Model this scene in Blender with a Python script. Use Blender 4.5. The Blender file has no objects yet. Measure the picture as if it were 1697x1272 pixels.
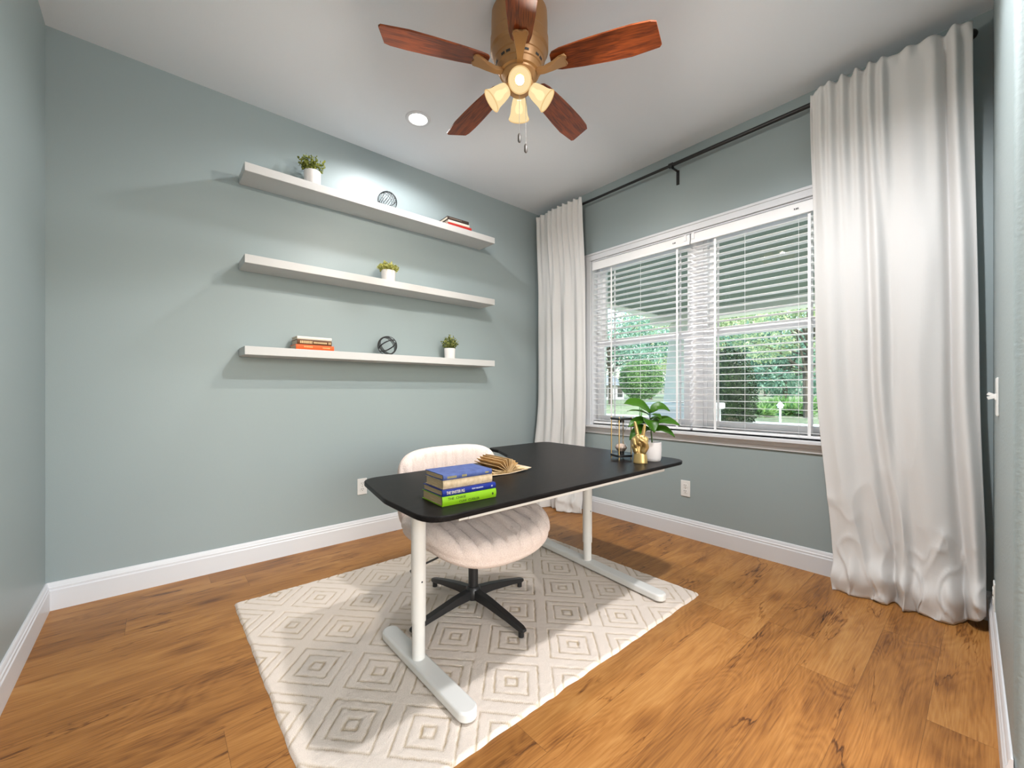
import bpy, bmesh, math, random
from mathutils import Vector, Matrix, Euler, noise as mnoise
random.seed(7)
PI = math.pi
SC = bpy.context.scene
COL = SC.collection
R_ = math.radians

# ------------------------------------------------------------------ helpers
def V(*a): return Vector(a)

class MB:
    """collects shapes into one bmesh"""
    def __init__(s): s.bm = bmesh.new()
    def verts(s, pts): return [s.bm.verts.new(p) for p in pts]
    def box(s, a, b, M=None):
        x0, y0, z0 = a; x1, y1, z1 = b
        p = [(x0,y0,z0),(x1,y0,z0),(x1,y1,z0),(x0,y1,z0),(x0,y0,z1),(x1,y0,z1),(x1,y1,z1),(x0,y1,z1)]
        v = s.verts([(M @ Vector(q)) if M else q for q in p])
        for f in ((3,2,1,0),(4,5,6,7),(0,1,5,4),(1,2,6,5),(2,3,7,6),(3,0,4,7)):
            s.bm.faces.new([v[i] for i in f])
        return s
    def ring(s, c, ax, r, n, up=None):
        ax = Vector(ax).normalized()
        up = Vector(up) if up else (V(0,0,1) if abs(ax.z) < .9 else V(1,0,0))
        e1 = up.cross(ax).normalized(); e2 = ax.cross(e1)
        return s.verts([Vector(c) + r*(math.cos(2*PI*i/n)*e1 + math.sin(2*PI*i/n)*e2) for i in range(n)])
    def bridge(s, a, b):
        n = len(a)
        for i in range(n):
            s.bm.faces.new((a[i], a[(i+1)%n], b[(i+1)%n], b[i]))
    def cap(s, r, flip=False):
        s.bm.faces.new(list(reversed(r)) if flip else r)
    def cyl(s, p0, p1, r0, r1=None, n=20):
        r1 = r0 if r1 is None else r1
        p0, p1 = Vector(p0), Vector(p1)
        a = s.ring(p0, p1-p0, r0, n); b = s.ring(p1, p1-p0, r1, n)
        s.bridge(a, b); s.cap(a, True); s.cap(b)
        return s
    def tube(s, pts, r, n=8, closed=False, scale=None):
        pts = [Vector(p) for p in pts]; m = len(pts); rings = []
        rr = r if hasattr(r, '__len__') else [r]*m
        up = None
        for i, p in enumerate(pts):
            if closed: d = pts[(i+1)%m]-pts[i-1]
            else: d = pts[min(i+1, m-1)]-pts[max(i-1, 0)]
            d.normalize()
            if up is None:
                up = V(0,0,1) if abs(d.z) < .9 else V(1,0,0)
            up = (up - d*up.dot(d))
            if up.length < 1e-5: up = V(1,0,0)
            up.normalize()
            rings.append(s.ring(p, d, rr[i], n, up))
        for i in range(m-1): s.bridge(rings[i], rings[i+1])
        if closed: s.bridge(rings[-1], rings[0])
        else: s.cap(rings[0], True); s.cap(rings[-1])
        return s
    def lathe(s, prof, n=32, M=None, c=(0,0,0)):
        """profile of (r, z); r=0 at ends closes"""
        prev = None
        for r, z in prof:
            if r < 1e-6:
                cur = s.verts([Vector(c)+V(0,0,z)])
            else:
                cur = s.verts([Vector(c)+V(r*math.cos(2*PI*i/n), r*math.sin(2*PI*i/n), z) for i in range(n)])
            if M:
                for v in cur: v.co = M @ v.co
            if prev:
                if len(prev) == 1 and len(cur) > 1:
                    for i in range(n): s.bm.faces.new((prev[0], cur[(i+1)%n], cur[i]))
                elif len(cur) == 1 and len(prev) > 1:
                    for i in range(n): s.bm.faces.new((prev[i], prev[(i+1)%n], cur[0]))
                elif len(cur) > 1: s.bridge(prev, cur)
            prev = cur
        return s
    def sphere(s, c, r, u=16, v=10, sc=(1,1,1), M=None):
        mat = Matrix.Translation(Vector(c)) @ (M if M else Matrix.Identity(4)) @ Matrix.Diagonal((sc[0],sc[1],sc[2],1))
        bmesh.ops.create_uvsphere(s.bm, u_segments=u, v_segments=v, radius=r, matrix=mat)
        return s
    def ico(s, c, r, sub=2):
        bmesh.ops.create_icosphere(s.bm, subdivisions=sub, radius=r, matrix=Matrix.Translation(Vector(c)))
        return s
    def prism(s, pts, z0, z1):
        """extrude a 2-D outline (ccw) along z"""
        a = s.verts([(x,y,z0) for x,y in pts]); b = s.verts([(x,y,z1) for x,y in pts])
        s.bridge(a, b); s.cap(a, True); s.cap(b)
        return s
    def grid(s, nu, nv, f):
        g = [[s.bm.verts.new(f(i/nu, j/nv)) for i in range(nu+1)] for j in range(nv+1)]
        for j in range(nv):
            for i in range(nu):
                s.bm.faces.new((g[j][i], g[j][i+1], g[j+1][i+1], g[j+1][i]))
        return g
    def sweep(s, prof, p0, p1, nrm):
        """profile of (out, z) swept from p0 to p1; out along nrm"""
        p0, p1, nrm = Vector(p0), Vector(p1), Vector(nrm)
        a = s.verts([p0+nrm*o+V(0,0,z) for o,z in prof]); b = s.verts([p1+nrm*o+V(0,0,z) for o,z in prof])
        s.bridge(a, b); s.cap(a); s.cap(b, True)
        return s
    def leaf(s, p, d, nrm, L, W, bend=0.):
        d = Vector(d).normalized(); nrm = Vector(nrm)
        sd = d.cross(nrm).normalized(); up = sd.cross(d)
        q = [p, p+d*L*.45+sd*W*.5, p+d*L-up*bend*L, p+d*L*.45-sd*W*.5]
        s.bm.faces.new(s.verts(q))
    def build(s, name, mat=None, parent=None, smooth=True, ang=35, bev=0, seg=2, loc=None, recalc=True):
        if recalc: bmesh.ops.recalc_face_normals(s.bm, faces=s.bm.faces)
        me = bpy.data.meshes.new(name); s.bm.to_mesh(me); s.bm.free()
        if mat: me.materials.append(mat)
        if smooth and len(me.polygons):
            me.polygons.foreach_set('use_smooth', [True]*len(me.polygons))
            me.set_sharp_from_angle(angle=R_(ang))
        o = bpy.data.objects.new(name, me); COL.objects.link(o)
        if parent: o.parent = parent
        if loc: o.location = loc
        if bev:
            m = o.modifiers.new('bevel', 'BEVEL'); m.width = bev; m.segments = seg; m.limit_method = 'ANGLE'; m.angle_limit = R_(40)
            m.harden_normals = False
        return o

def tag(o, label=None, cat=None, group=None, kind=None):
    if label: o['label'] = label
    if cat: o['category'] = cat
    if group: o['group'] = group
    if kind: o['kind'] = kind
    return o
def thing(name, label, cat, loc=(0,0,0), rz=0., group=None):
    o = bpy.data.objects.new(name, None); COL.objects.link(o)
    o.empty_display_size = .05
    o.location = loc; o.rotation_euler = (0,0,rz)
    return tag(o, label, cat, group)
def struct(name, mb, mat, label=None, cat=None, **k):
    o = mb.build(name, mat, **k); o['kind'] = 'structure'
    return tag(o, label, cat)

def rounded(pts, rads, n=7):
    out = []; m = len(pts)
    for i in range(m):
        p = Vector(pts[i]); a = Vector(pts[i-1])-p; b = Vector(pts[(i+1)%m])-p
        r = rads[i]
        if r <= 0: out.append(tuple(p)); continue
        half = a.angle(b)/2
        t = min(r/math.tan(half), a.length*.49, b.length*.49)
        pa = p+a.normalized()*t; pb = p+b.normalized()*t
        for k in range(n+1):
            q = k/n
            out.append(tuple(pa*(1-q)**2+p*2*q*(1-q)+pb*q*q))
    return out
def lerp(a, b, t): return a+(b-a)*t
def sstep(a, b, x):
    t = max(0, min(1, (x-a)/(b-a))); return t*t*(3-2*t)

# ------------------------------------------------------------------ materials
def mat(name, col=(.8,.8,.8), rough=.5, metal=0., spec=.5, bump=None, **kw):
    m = bpy.data.materials.new(name); m.use_nodes = True
    nt = m.node_tree; b = nt.nodes['Principled BSDF']
    b.inputs['Base Color'].default_value = (*col, 1)
    b.inputs['Roughness'].default_value = rough
    b.inputs['Metallic'].default_value = metal
    b.inputs['Specular IOR Level'].default_value = spec
    for k, v in kw.items(): b.inputs[k.replace('_', ' ')].default_value = v
    if bump:
        sc, st, dist = bump[:3]
        N(nt, b, sc, st, dist, bump[3] if len(bump) > 3 else 3)
    return m
def node(nt, t, **kw):
    n = nt.nodes.new(t)
    for k, v in kw.items():
        if k.startswith('i_'): n.inputs[k[2:].replace('_', ' ')].default_value = v
        else: setattr(n, k, v)
    return n
def N(nt, b, scale, strength, dist, detail=3):
    tc = node(nt, 'ShaderNodeTexCoord'); no = node(nt, 'ShaderNodeTexNoise')
    no.inputs['Scale'].default_value = scale; no.inputs['Detail'].default_value = detail
    bp = node(nt, 'ShaderNodeBump'); bp.inputs['Strength'].default_value = strength; bp.inputs['Distance'].default_value = dist
    nt.links.new(tc.outputs['Object'], no.inputs['Vector']); nt.links.new(no.outputs['Fac'], bp.inputs['Height'])
    nt.links.new(bp.outputs['Normal'], b.inputs['Normal'])
def ramp(nt, stops):
    r = node(nt, 'ShaderNodeValToRGB'); e = r.color_ramp.elements
    while len(e) > 1: e.remove(e[-1])
    e[0].position = stops[0][0]; e[0].color = (*stops[0][1], 1)
    for p, c in stops[1:]:
        k = e.new(p); k.color = (*c, 1)
    return r
def srgb(r, g, b):
    f = lambda c: (c/255/12.92) if c/255 <= .04045 else ((c/255+.055)/1.055)**2.4
    return (f(r), f(g), f(b))
def noisecol(name, c1, c2, scale, rough=.6, stretch=(1,1,1), detail=4, bump=0, bdist=.002, lo=.35, hi=.65, spec=.4, coat=0, distort=0):
    m = bpy.data.materials.new(name); m.use_nodes = True; nt = m.node_tree; b = nt.nodes['Principled BSDF']
    tc = node(nt, 'ShaderNodeTexCoord'); mp = node(nt, 'ShaderNodeMapping'); mp.inputs['Scale'].default_value = stretch
    no = node(nt, 'ShaderNodeTexNoise'); no.inputs['Scale'].default_value = scale; no.inputs['Detail'].default_value = detail; no.inputs['Distortion'].default_value = distort
    r = ramp(nt, [(lo, c1), (hi, c2)])
    L = nt.links.new
    L(tc.outputs['Object'], mp.inputs[0]); L(mp.outputs[0], no.inputs['Vector']); L(no.outputs['Fac'], r.inputs[0]); L(r.outputs[0], b.inputs['Base Color'])
    b.inputs['Roughness'].default_value = rough; b.inputs['Specular IOR Level'].default_value = spec
    if coat: b.inputs['Coat Weight'].default_value = coat
    if bump:
        bp = node(nt, 'ShaderNodeBump'); bp.inputs['Strength'].default_value = bump; bp.inputs['Distance'].default_value = bdist
        L(no.outputs['Fac'], bp.inputs['Height']); L(bp.outputs[0], b.inputs['Normal'])
    return m

WALLC = (.315, .376, .384)
M = {}
M['wall'] = mat('sage_wall_paint', WALLC, .42, spec=.35, bump=(170, .10, .002, 2))
M['jamb'] = mat('sage_wall_paint_textured', WALLC, .45, spec=.35, bump=(95, .35, .004, 2))
M['ceiling'] = mat('ceiling_paint', (.80,.835,.875), .85, spec=.15, bump=(140, .12, .002, 2))
M['trim'] = mat('white_trim_paint', (.70,.715,.745), .35, spec=.4)
M['vinyl'] = mat('white_vinyl', (.90,.90,.92), .4)
M['slat'] = mat('white_blind_slat', (.90,.90,.91), .45)
M['shelf'] = mat('white_shelf_lacquer', (.58,.575,.565), .45, spec=.35)
M['metal_white'] = mat('white_powder_coat', (.70,.695,.67), .4, spec=.4)
M['black_metal'] = mat('black_metal', (.012,.012,.013), .38, spec=.5)
M['rod'] = mat('matte_black_rod', (.010,.010,.011), .45)
M['wire'] = mat('dark_pewter_wire', (.05,.05,.052), .35, metal=.6)
M['pot'] = mat('white_ceramic', (.78,.75,.73), .4)
M['pot_ribbed'] = mat('white_ribbed_ceramic', (.76,.72,.72), .5)
M['soil'] = mat('potting_soil', (.02,.015,.01), .95, bump=(200,.8,.004))
M['brass'] = mat('brushed_brass', (.55,.38,.16), .35, metal=.9)
M['gold'] = mat('gold_leaf_paint', srgb(196,168,112), .36, metal=.65, bump=(60,.15,.002))
M['plate'] = mat('white_plastic_plate', (.8,.8,.78), .35)
M['slot'] = mat('dark_slot', (.03,.03,.03), .6)
M['stem'] = mat('green_stem', (.06,.10,.03), .6)
M['bark'] = noisecol('tree_bark', (.05,.04,.03), (.16,.13,.10), 12, .9, (1,1,.25), bump=.5)
M['fan_metal'] = mat('antique_brass_fan', srgb(170,128,82), .42, metal=.3, spec=.5)
M['blade'] = noisecol('cherry_wood_blade', srgb(92,40,16), srgb(150,72,28), 7, .40, (1.5,16,16), 5, coat=.1, spec=.4, distort=.6)
M['chain'] = mat('chain_metal', (.20,.19,.17), .4, metal=.7)
M['knob'] = mat('pewter_pull', (.16,.15,.14), .4, metal=.5)
M['sand'] = mat('pale_sand', (.70,.52,.42), .9)
M['desk_black'] = noisecol('black_stained_veneer', (.006,.0055,.0055), (.016,.014,.0135), 14, .36, (1.5,30,30), 5, spec=.06)
M['fabric'] = noisecol('cream_boucle', srgb(216,200,192), srgb(228,214,206), 200, .95, detail=3, bump=.9, bdist=.004, spec=.1)
M['lawn'] = noisecol('lawn_grass', (.11,.14,.07), (.18,.21,.12), 3, .95, bump=.4, bdist=.03)
M['concrete'] = noisecol('pale_concrete', (.70,.70,.69), (.80,.79,.77), 5, .9)
M['porch_paint'] = mat('porch_ceiling_paint', (.17,.20,.16), .8)
M['siding'] = mat('warm_white_siding', (.88,.86,.77), .7)
M['roof'] = mat('grey_shingle', (.30,.32,.35), .9)
M['house'] = mat('pale_house_wall', (.55,.56,.58), .9)
M['dark_glass'] = mat('dark_window', (.03,.04,.05), .1)

# brick pier
def brick_mat():
    m = bpy.data.materials.new('white_brick'); m.use_nodes = True; nt = m.node_tree; b = nt.nodes['Principled BSDF']
    tc = node(nt, 'ShaderNodeTexCoord'); br = node(nt, 'ShaderNodeTexBrick')
    br.inputs['Scale'].default_value = 1; br.inputs['Brick Width'].default_value = .22; br.inputs['Row Height'].default_value = .08
    br.inputs['Mortar Size'].default_value = .006
    br.inputs['Color1'].default_value = (.42,.42,.43,1); br.inputs['Color2'].default_value = (.50,.50,.50,1); br.inputs['Mortar'].default_value = (.62,.62,.62,1)
    mp = node(nt, 'ShaderNodeMapping'); mp.inputs['Rotation'].default_value = (PI/2, 0, PI/2)
    L = nt.links.new
    L(tc.outputs['Object'], mp.inputs[0]); L(mp.outputs[0], br.inputs['Vector']); L(br.outputs['Color'], b.inputs['Base Color'])
    b.inputs['Roughness'].default_value = .9
    return m
M['brick'] = brick_mat()

def floor_mat():
    m = bpy.data.materials.new('oak_plank_laminate'); m.use_nodes = True; nt = m.node_tree; b = nt.nodes['Principled BSDF']
    L = nt.links.new
    def mth(op, a, c=None, clamp=False):
        n = node(nt, 'ShaderNodeMath', operation=op, use_clamp=clamp)
        for i, x in enumerate((a, c)):
            if x is None: continue
            if isinstance(x, (int, float)): n.inputs[i].default_value = x
            else: L(x, n.inputs[i])
        return n.outputs[0]
    tc = node(nt, 'ShaderNodeTexCoord'); sp = node(nt, 'ShaderNodeSeparateXYZ'); L(tc.outputs['Object'], sp.inputs[0])
    x, y = sp.outputs[0], sp.outputs[1]
    W, LEN = .185, 1.25
    ry = mth('DIVIDE', mth('ADD', y, 10.03), W); row = mth('FLOOR', ry)
    wn = node(nt, 'ShaderNodeTexWhiteNoise', noise_dimensions='1D'); L(row, wn.inputs['W'])
    rx = mth('ADD', mth('DIVIDE', mth('ADD', x, 20), LEN), mth('MULTIPLY', wn.outputs['Value'], 7.3)); colm = mth('FLOOR', rx)
    cb = node(nt, 'ShaderNodeCombineXYZ'); L(row, cb.inputs[0]); L(colm, cb.inputs[1])
    wn2 = node(nt, 'ShaderNodeTexWhiteNoise', noise_dimensions='2D'); L(cb.outputs[0], wn2.inputs['Vector'])
    rnd = wn2.outputs['Value']
    # seams
    fy = mth('FRACT', ry); fx = mth('FRACT', rx)
    ey = mth('MULTIPLY', mth('MINIMUM', fy, mth('SUBTRACT', 1, fy)), W)
    ex = mth('MULTIPLY', mth('MINIMUM', fx, mth('SUBTRACT', 1, fx)), LEN)
    seam = mth('MULTIPLY', mth('LESS_THAN', mth('MINIMUM', ex, ey), .0007), .55)
    # grain coordinates, shifted per plank
    off = mth('MULTIPLY', rnd, 37.)
    gc = node(nt, 'ShaderNodeCombineXYZ'); L(mth('ADD', x, off), gc.inputs[0]); L(mth('ADD', y, mth('MULTIPLY', off, 3.1)), gc.inputs[1]); L(off, gc.inputs[2])
    def noi(sx, sy, sc, det, dist=0.):
        mp = node(nt, 'ShaderNodeMapping'); mp.inputs['Scale'].default_value = (sx, sy, 1); L(gc.outputs[0], mp.inputs[0])
        n = node(nt, 'ShaderNodeTexNoise'); n.inputs['Scale'].default_value = sc; n.inputs['Detail'].default_value = det; n.inputs['Distortion'].default_value = dist
        L(mp.outputs[0], n.inputs['Vector']); return n.outputs['Fac']
    contour = noi(.8, 4.2, 1.4, 2., .45)
    rings = mth('PINGPONG', mth('MULTIPLY', contour, 22.), .5)           # 0..0.5 cathedral lines
    rings = mth('MULTIPLY', rings, 2.)
    fine = noi(2.4, 70., 3., 5, .2)
    blot = noi(1.0, 5., 2.0, 4, .9)
    ck = mth('ABSOLUTE', mth('SUBTRACT', noi(.8, 5.5, 2.3, 5, .5), .5))
    ckm = node(nt, 'ShaderNodeMapRange'); ckm.inputs[1].default_value = .50; ckm.inputs[2].default_value = .60; L(noi(1.1, 2.6, 1.7, 1, .3), ckm.inputs[0])
    ckr = node(nt, 'ShaderNodeMapRange'); ckr.inputs[1].default_value = .0; ckr.inputs[2].default_value = .020; ckr.inputs[3].default_value = 1.; ckr.inputs[4].default_value = 0.; L(ck, ckr.inputs[0])
    crack = mth('MULTIPLY', mth('MULTIPLY', ckr.outputs[0], ckm.outputs[0]), .30)
    # knots
    mpk = node(nt, 'ShaderNodeMapping'); mpk.inputs['Scale'].default_value = (1.3, 3.2, 1); L(gc.outputs[0], mpk.inputs[0])
    vor = node(nt, 'ShaderNodeTexVoronoi'); vor.inputs['Scale'].default_value = 1.25; L(mpk.outputs[0], vor.inputs['Vector'])
    dk = node(nt, 'ShaderNodeMapRange'); dk.inputs[1].default_value = .02; dk.inputs[2].default_value = .21; L(mth('ADD', vor.outputs['Distance'], mth('MULTIPLY', mth('SUBTRACT', fine, .5), .09)), dk.inputs[0])
    t = mth('ADD', mth('ADD', mth('MULTIPLY', rings, .10), mth('MULTIPLY', fine, .52)), mth('SUBTRACT', mth('MULTIPLY', blot, .66), .08))
    t = mth('ADD', t, mth('SUBTRACT', mth('MULTIPLY', mth('SUBTRACT', rnd, .5), .20), crack))
    t = mth('MULTIPLY', t, mth('ADD', .42, mth('MULTIPLY', dk.outputs[0], .58)))
    cr = ramp(nt, [(.12, srgb(60,35,16)), (.30, srgb(108,67,30)), (.46, srgb(142,93,44)), (.62, srgb(163,111,56)), (.85, srgb(182,132,74))])
    L(t, cr.inputs[0])
    mx = node(nt, 'ShaderNodeMix', data_type='RGBA'); L(seam, mx.inputs[0]); L(cr.outputs[0], mx.inputs[6]); mx.inputs[7].default_value = (*srgb(70,42,24), 1)
    L(mx.outputs[2], b.inputs['Base Color'])
    rr = node(nt, 'ShaderNodeMapRange'); rr.inputs[3].default_value = .34; rr.inputs[4].default_value = .5; L(fine, rr.inputs[0]); L(rr.outputs[0], b.inputs['Roughness'])
    b.inputs['Specular IOR Level'].default_value = .35
    bp = node(nt, 'ShaderNodeBump'); bp.inputs['Strength'].default_value = .25; bp.inputs['Distance'].default_value = .001
    L(mth('SUBTRACT', fine, seam), bp.inputs['Height']); L(bp.outputs[0], b.inputs['Normal'])
    return m
M['floor'] = floor_mat()

def rug_mat():
    m = bpy.data.materials.new('cream_carved_pile'); m.use_nodes = True; nt = m.node_tree; b = nt.nodes['Principled BSDF']; L = nt.links.new
    at = node(nt, 'ShaderNodeAttribute', attribute_name='carve')
    tc = node(nt, 'ShaderNodeTexCoord'); no = node(nt, 'ShaderNodeTexNoise'); no.inputs['Scale'].default_value = 300; no.inputs['Detail'].default_value = 3
    L(tc.outputs['Object'], no.inputs['Vector'])
    mx = node(nt, 'ShaderNodeMix', data_type='RGBA')
    mx.inputs[6].default_value = (*srgb(234,221,209), 1); mx.inputs[7].default_value = (*srgb(196,176,146), 1)
    L(at.outputs['Fac'], mx.inputs[0])
    mx2 = node(nt, 'ShaderNodeMix', data_type='RGBA', blend_type='MULTIPLY'); mx2.inputs[0].default_value = .25
    L(mx.outputs[2], mx2.inputs[6]); L(no.outputs['Fac'], mx2.inputs[7])
    r2 = node(nt, 'ShaderNodeMix', data_type='RGBA'); L(mx2.outputs[2], b.inputs['Base Color'])
    b.inputs['Roughness'].default_value = .95; b.inputs['Specular IOR Level'].default_value = .05
    bp = node(nt, 'ShaderNodeBump'); bp.inputs['Strength'].default_value = .8; bp.inputs['Distance'].default_value = .0025
    L(no.outputs['Fac'], bp.inputs['Height']); L(bp.outputs[0], b.inputs['Normal'])
    return m
M['rug'] = rug_mat()

def curtain_mat():
    m = bpy.data.materials.new('white_linen_curtain'); m.use_nodes = True; nt = m.node_tree; b = nt.nodes['Principled BSDF']; L = nt.links.new
    b.inputs['Base Color'].default_value = (.78,.77,.76,1); b.inputs['Roughness'].default_value = .9; b.inputs['Specular IOR Level'].default_value = .1
    tc = node(nt, 'ShaderNodeTexCoord'); hs = []
    for sc in ((500,500,18), (18,60,500)):
        mp = node(nt, 'ShaderNodeMapping'); mp.inputs['Scale'].default_value = sc; L(tc.outputs['Object'], mp.inputs[0])
        no = node(nt, 'ShaderNodeTexNoise'); no.inputs['Scale'].default_value = 1; no.inputs['Detail'].default_value = 2; L(mp.outputs[0], no.inputs['Vector']); hs.append(no.outputs['Fac'])
    ad = node(nt, 'ShaderNodeMath', operation='ADD'); L(hs[0], ad.inputs[0]); L(hs[1], ad.inputs[1])
    bp = node(nt, 'ShaderNodeBump'); bp.inputs['Strength'].default_value = .22; bp.inputs['Distance'].default_value = .002
    L(ad.outputs[0], bp.inputs['Height']); L(bp.outputs[0], b.inputs['Normal'])
    tr = node(nt, 'ShaderNodeBsdfTranslucent'); tr.inputs[0].default_value = (.8,.77,.73,1)
    mx = node(nt, 'ShaderNodeMixShader'); mx.inputs[0].default_value = .15
    L(b.outputs[0], mx.inputs[1]); L(tr.outputs[0], mx.inputs[2]); L(mx.outputs[0], nt.nodes['Material Output'].inputs[0])
    return m
M['curtain'] = curtain_mat()

def glass_mat(name, tint=(.97,.99,.98), gloss=1.):
    m = bpy.data.materials.new(name); m.use_nodes = True; nt = m.node_tree; nt.nodes.remove(nt.nodes['Principled BSDF']); L = nt.links.new
    t = node(nt, 'ShaderNodeBsdfTransparent'); t.inputs[0].default_value = (*tint, 1)
    g = node(nt, 'ShaderNodeBsdfGlossy'); g.inputs['Roughness'].default_value = .0
    lw = node(nt, 'ShaderNodeLayerWeight'); lw.inputs[0].default_value = .5
    fp_ = node(nt, 'ShaderNodeMath', operation='POWER'); fp_.inputs[1].default_value = 4.; L(lw.outputs['Facing'], fp_.inputs[0])
    fr = node(nt, 'ShaderNodeMath', operation='MULTIPLY_ADD'); fr.inputs[1].default_value = .55; fr.inputs[2].default_value = .045; L(fp_.outputs[0], fr.inputs[0])
    mu = node(nt, 'ShaderNodeMath', operation='MULTIPLY'); mu.inputs[1].default_value = gloss
    mx = node(nt, 'ShaderNodeMixShader'); L(fr.outputs[0], mu.inputs[0]); L(mu.outputs[0], mx.inputs[0]); L(t.outputs[0], mx.inputs[1]); L(g.outputs[0], mx.inputs[2])
    L(mx.outputs[0], nt.nodes['Material Output'].inputs[0])
    return m
M['glass'] = glass_mat('window_glass', (.93,.97,.96))
M['clear_glass'] = glass_mat('clear_glass', (.96,.97,.98), 2.2)

def emit_mat(name, col, strength, base=None, trans=0.):
    m = bpy.data.materials.new(name); m.use_nodes = True; nt = m.node_tree; L = nt.links.new
    b = nt.nodes['Principled BSDF']
    b.inputs['Base Color'].default_value = (*(base or col), 1); b.inputs['Roughness'].default_value = .5
    b.inputs['Emission Color'].default_value = (*col, 1); b.inputs['Emission Strength'].default_value = strength
    if trans:
        t = node(nt, 'ShaderNodeBsdfTransparent'); t.inputs[0].default_value = (1,.9,.75,1)
        mx = node(nt, 'ShaderNodeMixShader'); mx.inputs[0].default_value = trans
        L(b.outputs[0], mx.inputs[1]); L(t.outputs[0], mx.inputs[2]); L(mx.outputs[0], nt.nodes['Material Output'].inputs[0])
    return m
def shade_mat(name, col, st, tr):
    m = bpy.data.materials.new(name); m.use_nodes = True; nt = m.node_tree; nt.nodes.remove(nt.nodes['Principled BSDF'])
    e = node(nt, 'ShaderNodeEmission'); e.inputs[0].default_value = (*col, 1); e.inputs[1].default_value = st
    t = node(nt, 'ShaderNodeBsdfTransparent'); t.inputs[0].default_value = (1,.92,.8,1)
    mx = node(nt, 'ShaderNodeMixShader'); mx.inputs[0].default_value = tr
    nt.links.new(e.outputs[0], mx.inputs[1]); nt.links.new(t.outputs[0], mx.inputs[2]); nt.links.new(mx.outputs[0], nt.nodes['Material Output'].inputs[0])
    return m
M['shade'] = shade_mat('frosted_amber_shade', (1.,.78,.42), .50, .12)
M['shade_rim'] = shade_mat('amber_shade_rim', (1.,.66,.30), .42, .1)
M['bulb'] = emit_mat('lit_bulb', (1.,.88,.68), 9.)
M['can_lens'] = emit_mat('lit_can_lens', (1.,.95,.88), 7.)

def foliage_mat(name, c1, c2, scale=2.5, transl=.35, rough=.55):
    m = bpy.data.materials.new(name); m.use_nodes = True; nt = m.node_tree; L = nt.links.new; b = nt.nodes['Principled BSDF']
    tc = node(nt, 'ShaderNodeTexCoord'); no = node(nt, 'ShaderNodeTexNoise'); no.inputs['Scale'].default_value = scale; no.inputs['Detail'].default_value = 3
    L(tc.outputs['Object'], no.inputs['Vector'])
    gi = node(nt, 'ShaderNodeNewGeometry'); ad = node(nt, 'ShaderNodeMath', operation='MULTIPLY_ADD')
    L(gi.outputs['Random Per Island'], ad.inputs[0]); ad.inputs[1].default_value = .5; L(no.outputs['Fac'], ad.inputs[2])
    r = ramp(nt, [(.45, c1), (1.05 if False else .95, c2)]); L(ad.outputs[0], r.inputs[0]); L(r.outputs[0], b.inputs['Base Color'])
    b.inputs['Roughness'].default_value = rough; b.inputs['Specular IOR Level'].default_value = .3
    tr = node(nt, 'ShaderNodeBsdfTranslucent'); L(r.outputs[0], tr.inputs[0])
    mx = node(nt, 'ShaderNodeMixShader'); mx.inputs[0].default_value = transl
    L(b.outputs[0], mx.inputs[1]); L(tr.outputs[0], mx.inputs[2]); L(mx.outputs[0], nt.nodes['Material Output'].inputs[0])
    return m
M['herb'] = foliage_mat('small_leaf_green', srgb(92,104,34), srgb(168,172,82), 30)
M['herb_pale'] = foliage_mat('pale_yellow_green', srgb(140,142,60), srgb(220,216,130), 30)
M['herb_dark'] = foliage_mat('boxwood_green', srgb(66,86,38), srgb(176,178,104), 30)
M['fiddle'] = foliage_mat('fiddle_leaf_green', srgb(20,50,14), srgb(62,108,22), 5, .25, .35)
M['tree_teal'] = foliage_mat('oak_foliage', srgb(66,108,94), srgb(146,182,160), .8)
M['tree_green'] = foliage_mat('maple_foliage', srgb(104,134,92), srgb(204,214,170), .8)
M['topiary'] = foliage_mat('clipped_shrub_foliage', srgb(12,24,12), srgb(50,74,34), 4, .1)
M['hedge'] = foliage_mat('laurel_foliage', srgb(48,88,54), srgb(122,156,96), 2, .25)
M['palm'] = foliage_mat('palmetto_foliage', srgb(70,116,64), srgb(142,176,104), 2, .3)

# ------------------------------------------------------------------ dimensions
XW, YB, H, XL = 3.035, 3.089, 2.923, -.41          # window wall, shelf wall, ceiling, left wall
# ------------------------------------------------------------------ setting
fl = MB().box((-2.2,-3.2,-.12), (XW+.16, YB+.16, 0))
struct('floor', fl, M['floor'], 'oak plank laminate floor with knots and cathedral grain', 'floor', smooth=False)
ce = MB().box((-2.2,-3.2,H), (XW+.16, YB+.16, H+.12))
struct('ceiling', ce, M['ceiling'], 'flat light grey white ceiling', 'ceiling', smooth=False)
struct('wall_back', MB().box((XL-.14,YB,0), (XW+.16,YB+.14,H)), M['wall'], 'sage green wall carrying three white shelves', 'wall', smooth=False)
struct('wall_left', MB().box((XL-.14,-.2,0), (XL,YB,H)), M['wall'], 'sage green wall at the left edge', 'wall', smooth=False)
# window wall with opening
OY0, OY1, OZ0, OZ1 = .50, 2.403, .795, 2.285
ww = MB()
ww.box((XW,-.3,0),(XW+.16,OY0,H)); ww.box((XW,OY1,0),(XW+.16,YB,H)); ww.box((XW,OY0,0),(XW+.16,OY1,OZ0)); ww.box((XW,OY0,OZ1),(XW+.16,OY1,H))
struct('wall_right', ww, M['wall'], 'sage green wall with the double window', 'wall', smooth=False)
# near wall: short stretch beside the wide opening the camera looks through
def nwy(x): return -.002-.025*(XW-x)
XO = 1.695
nm = MB(); pts = rounded([(XW,nwy(XW)),(XO,nwy(XO)),(XO,nwy(XO)-.30),(XW,nwy(XO)-.30)], [0,.02,.02,0])
nm.prism(pts, 0, H)
struct('wall_near', nm, M['jamb'], 'sage green textured wall end at the right edge', 'wall', ang=60)
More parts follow.
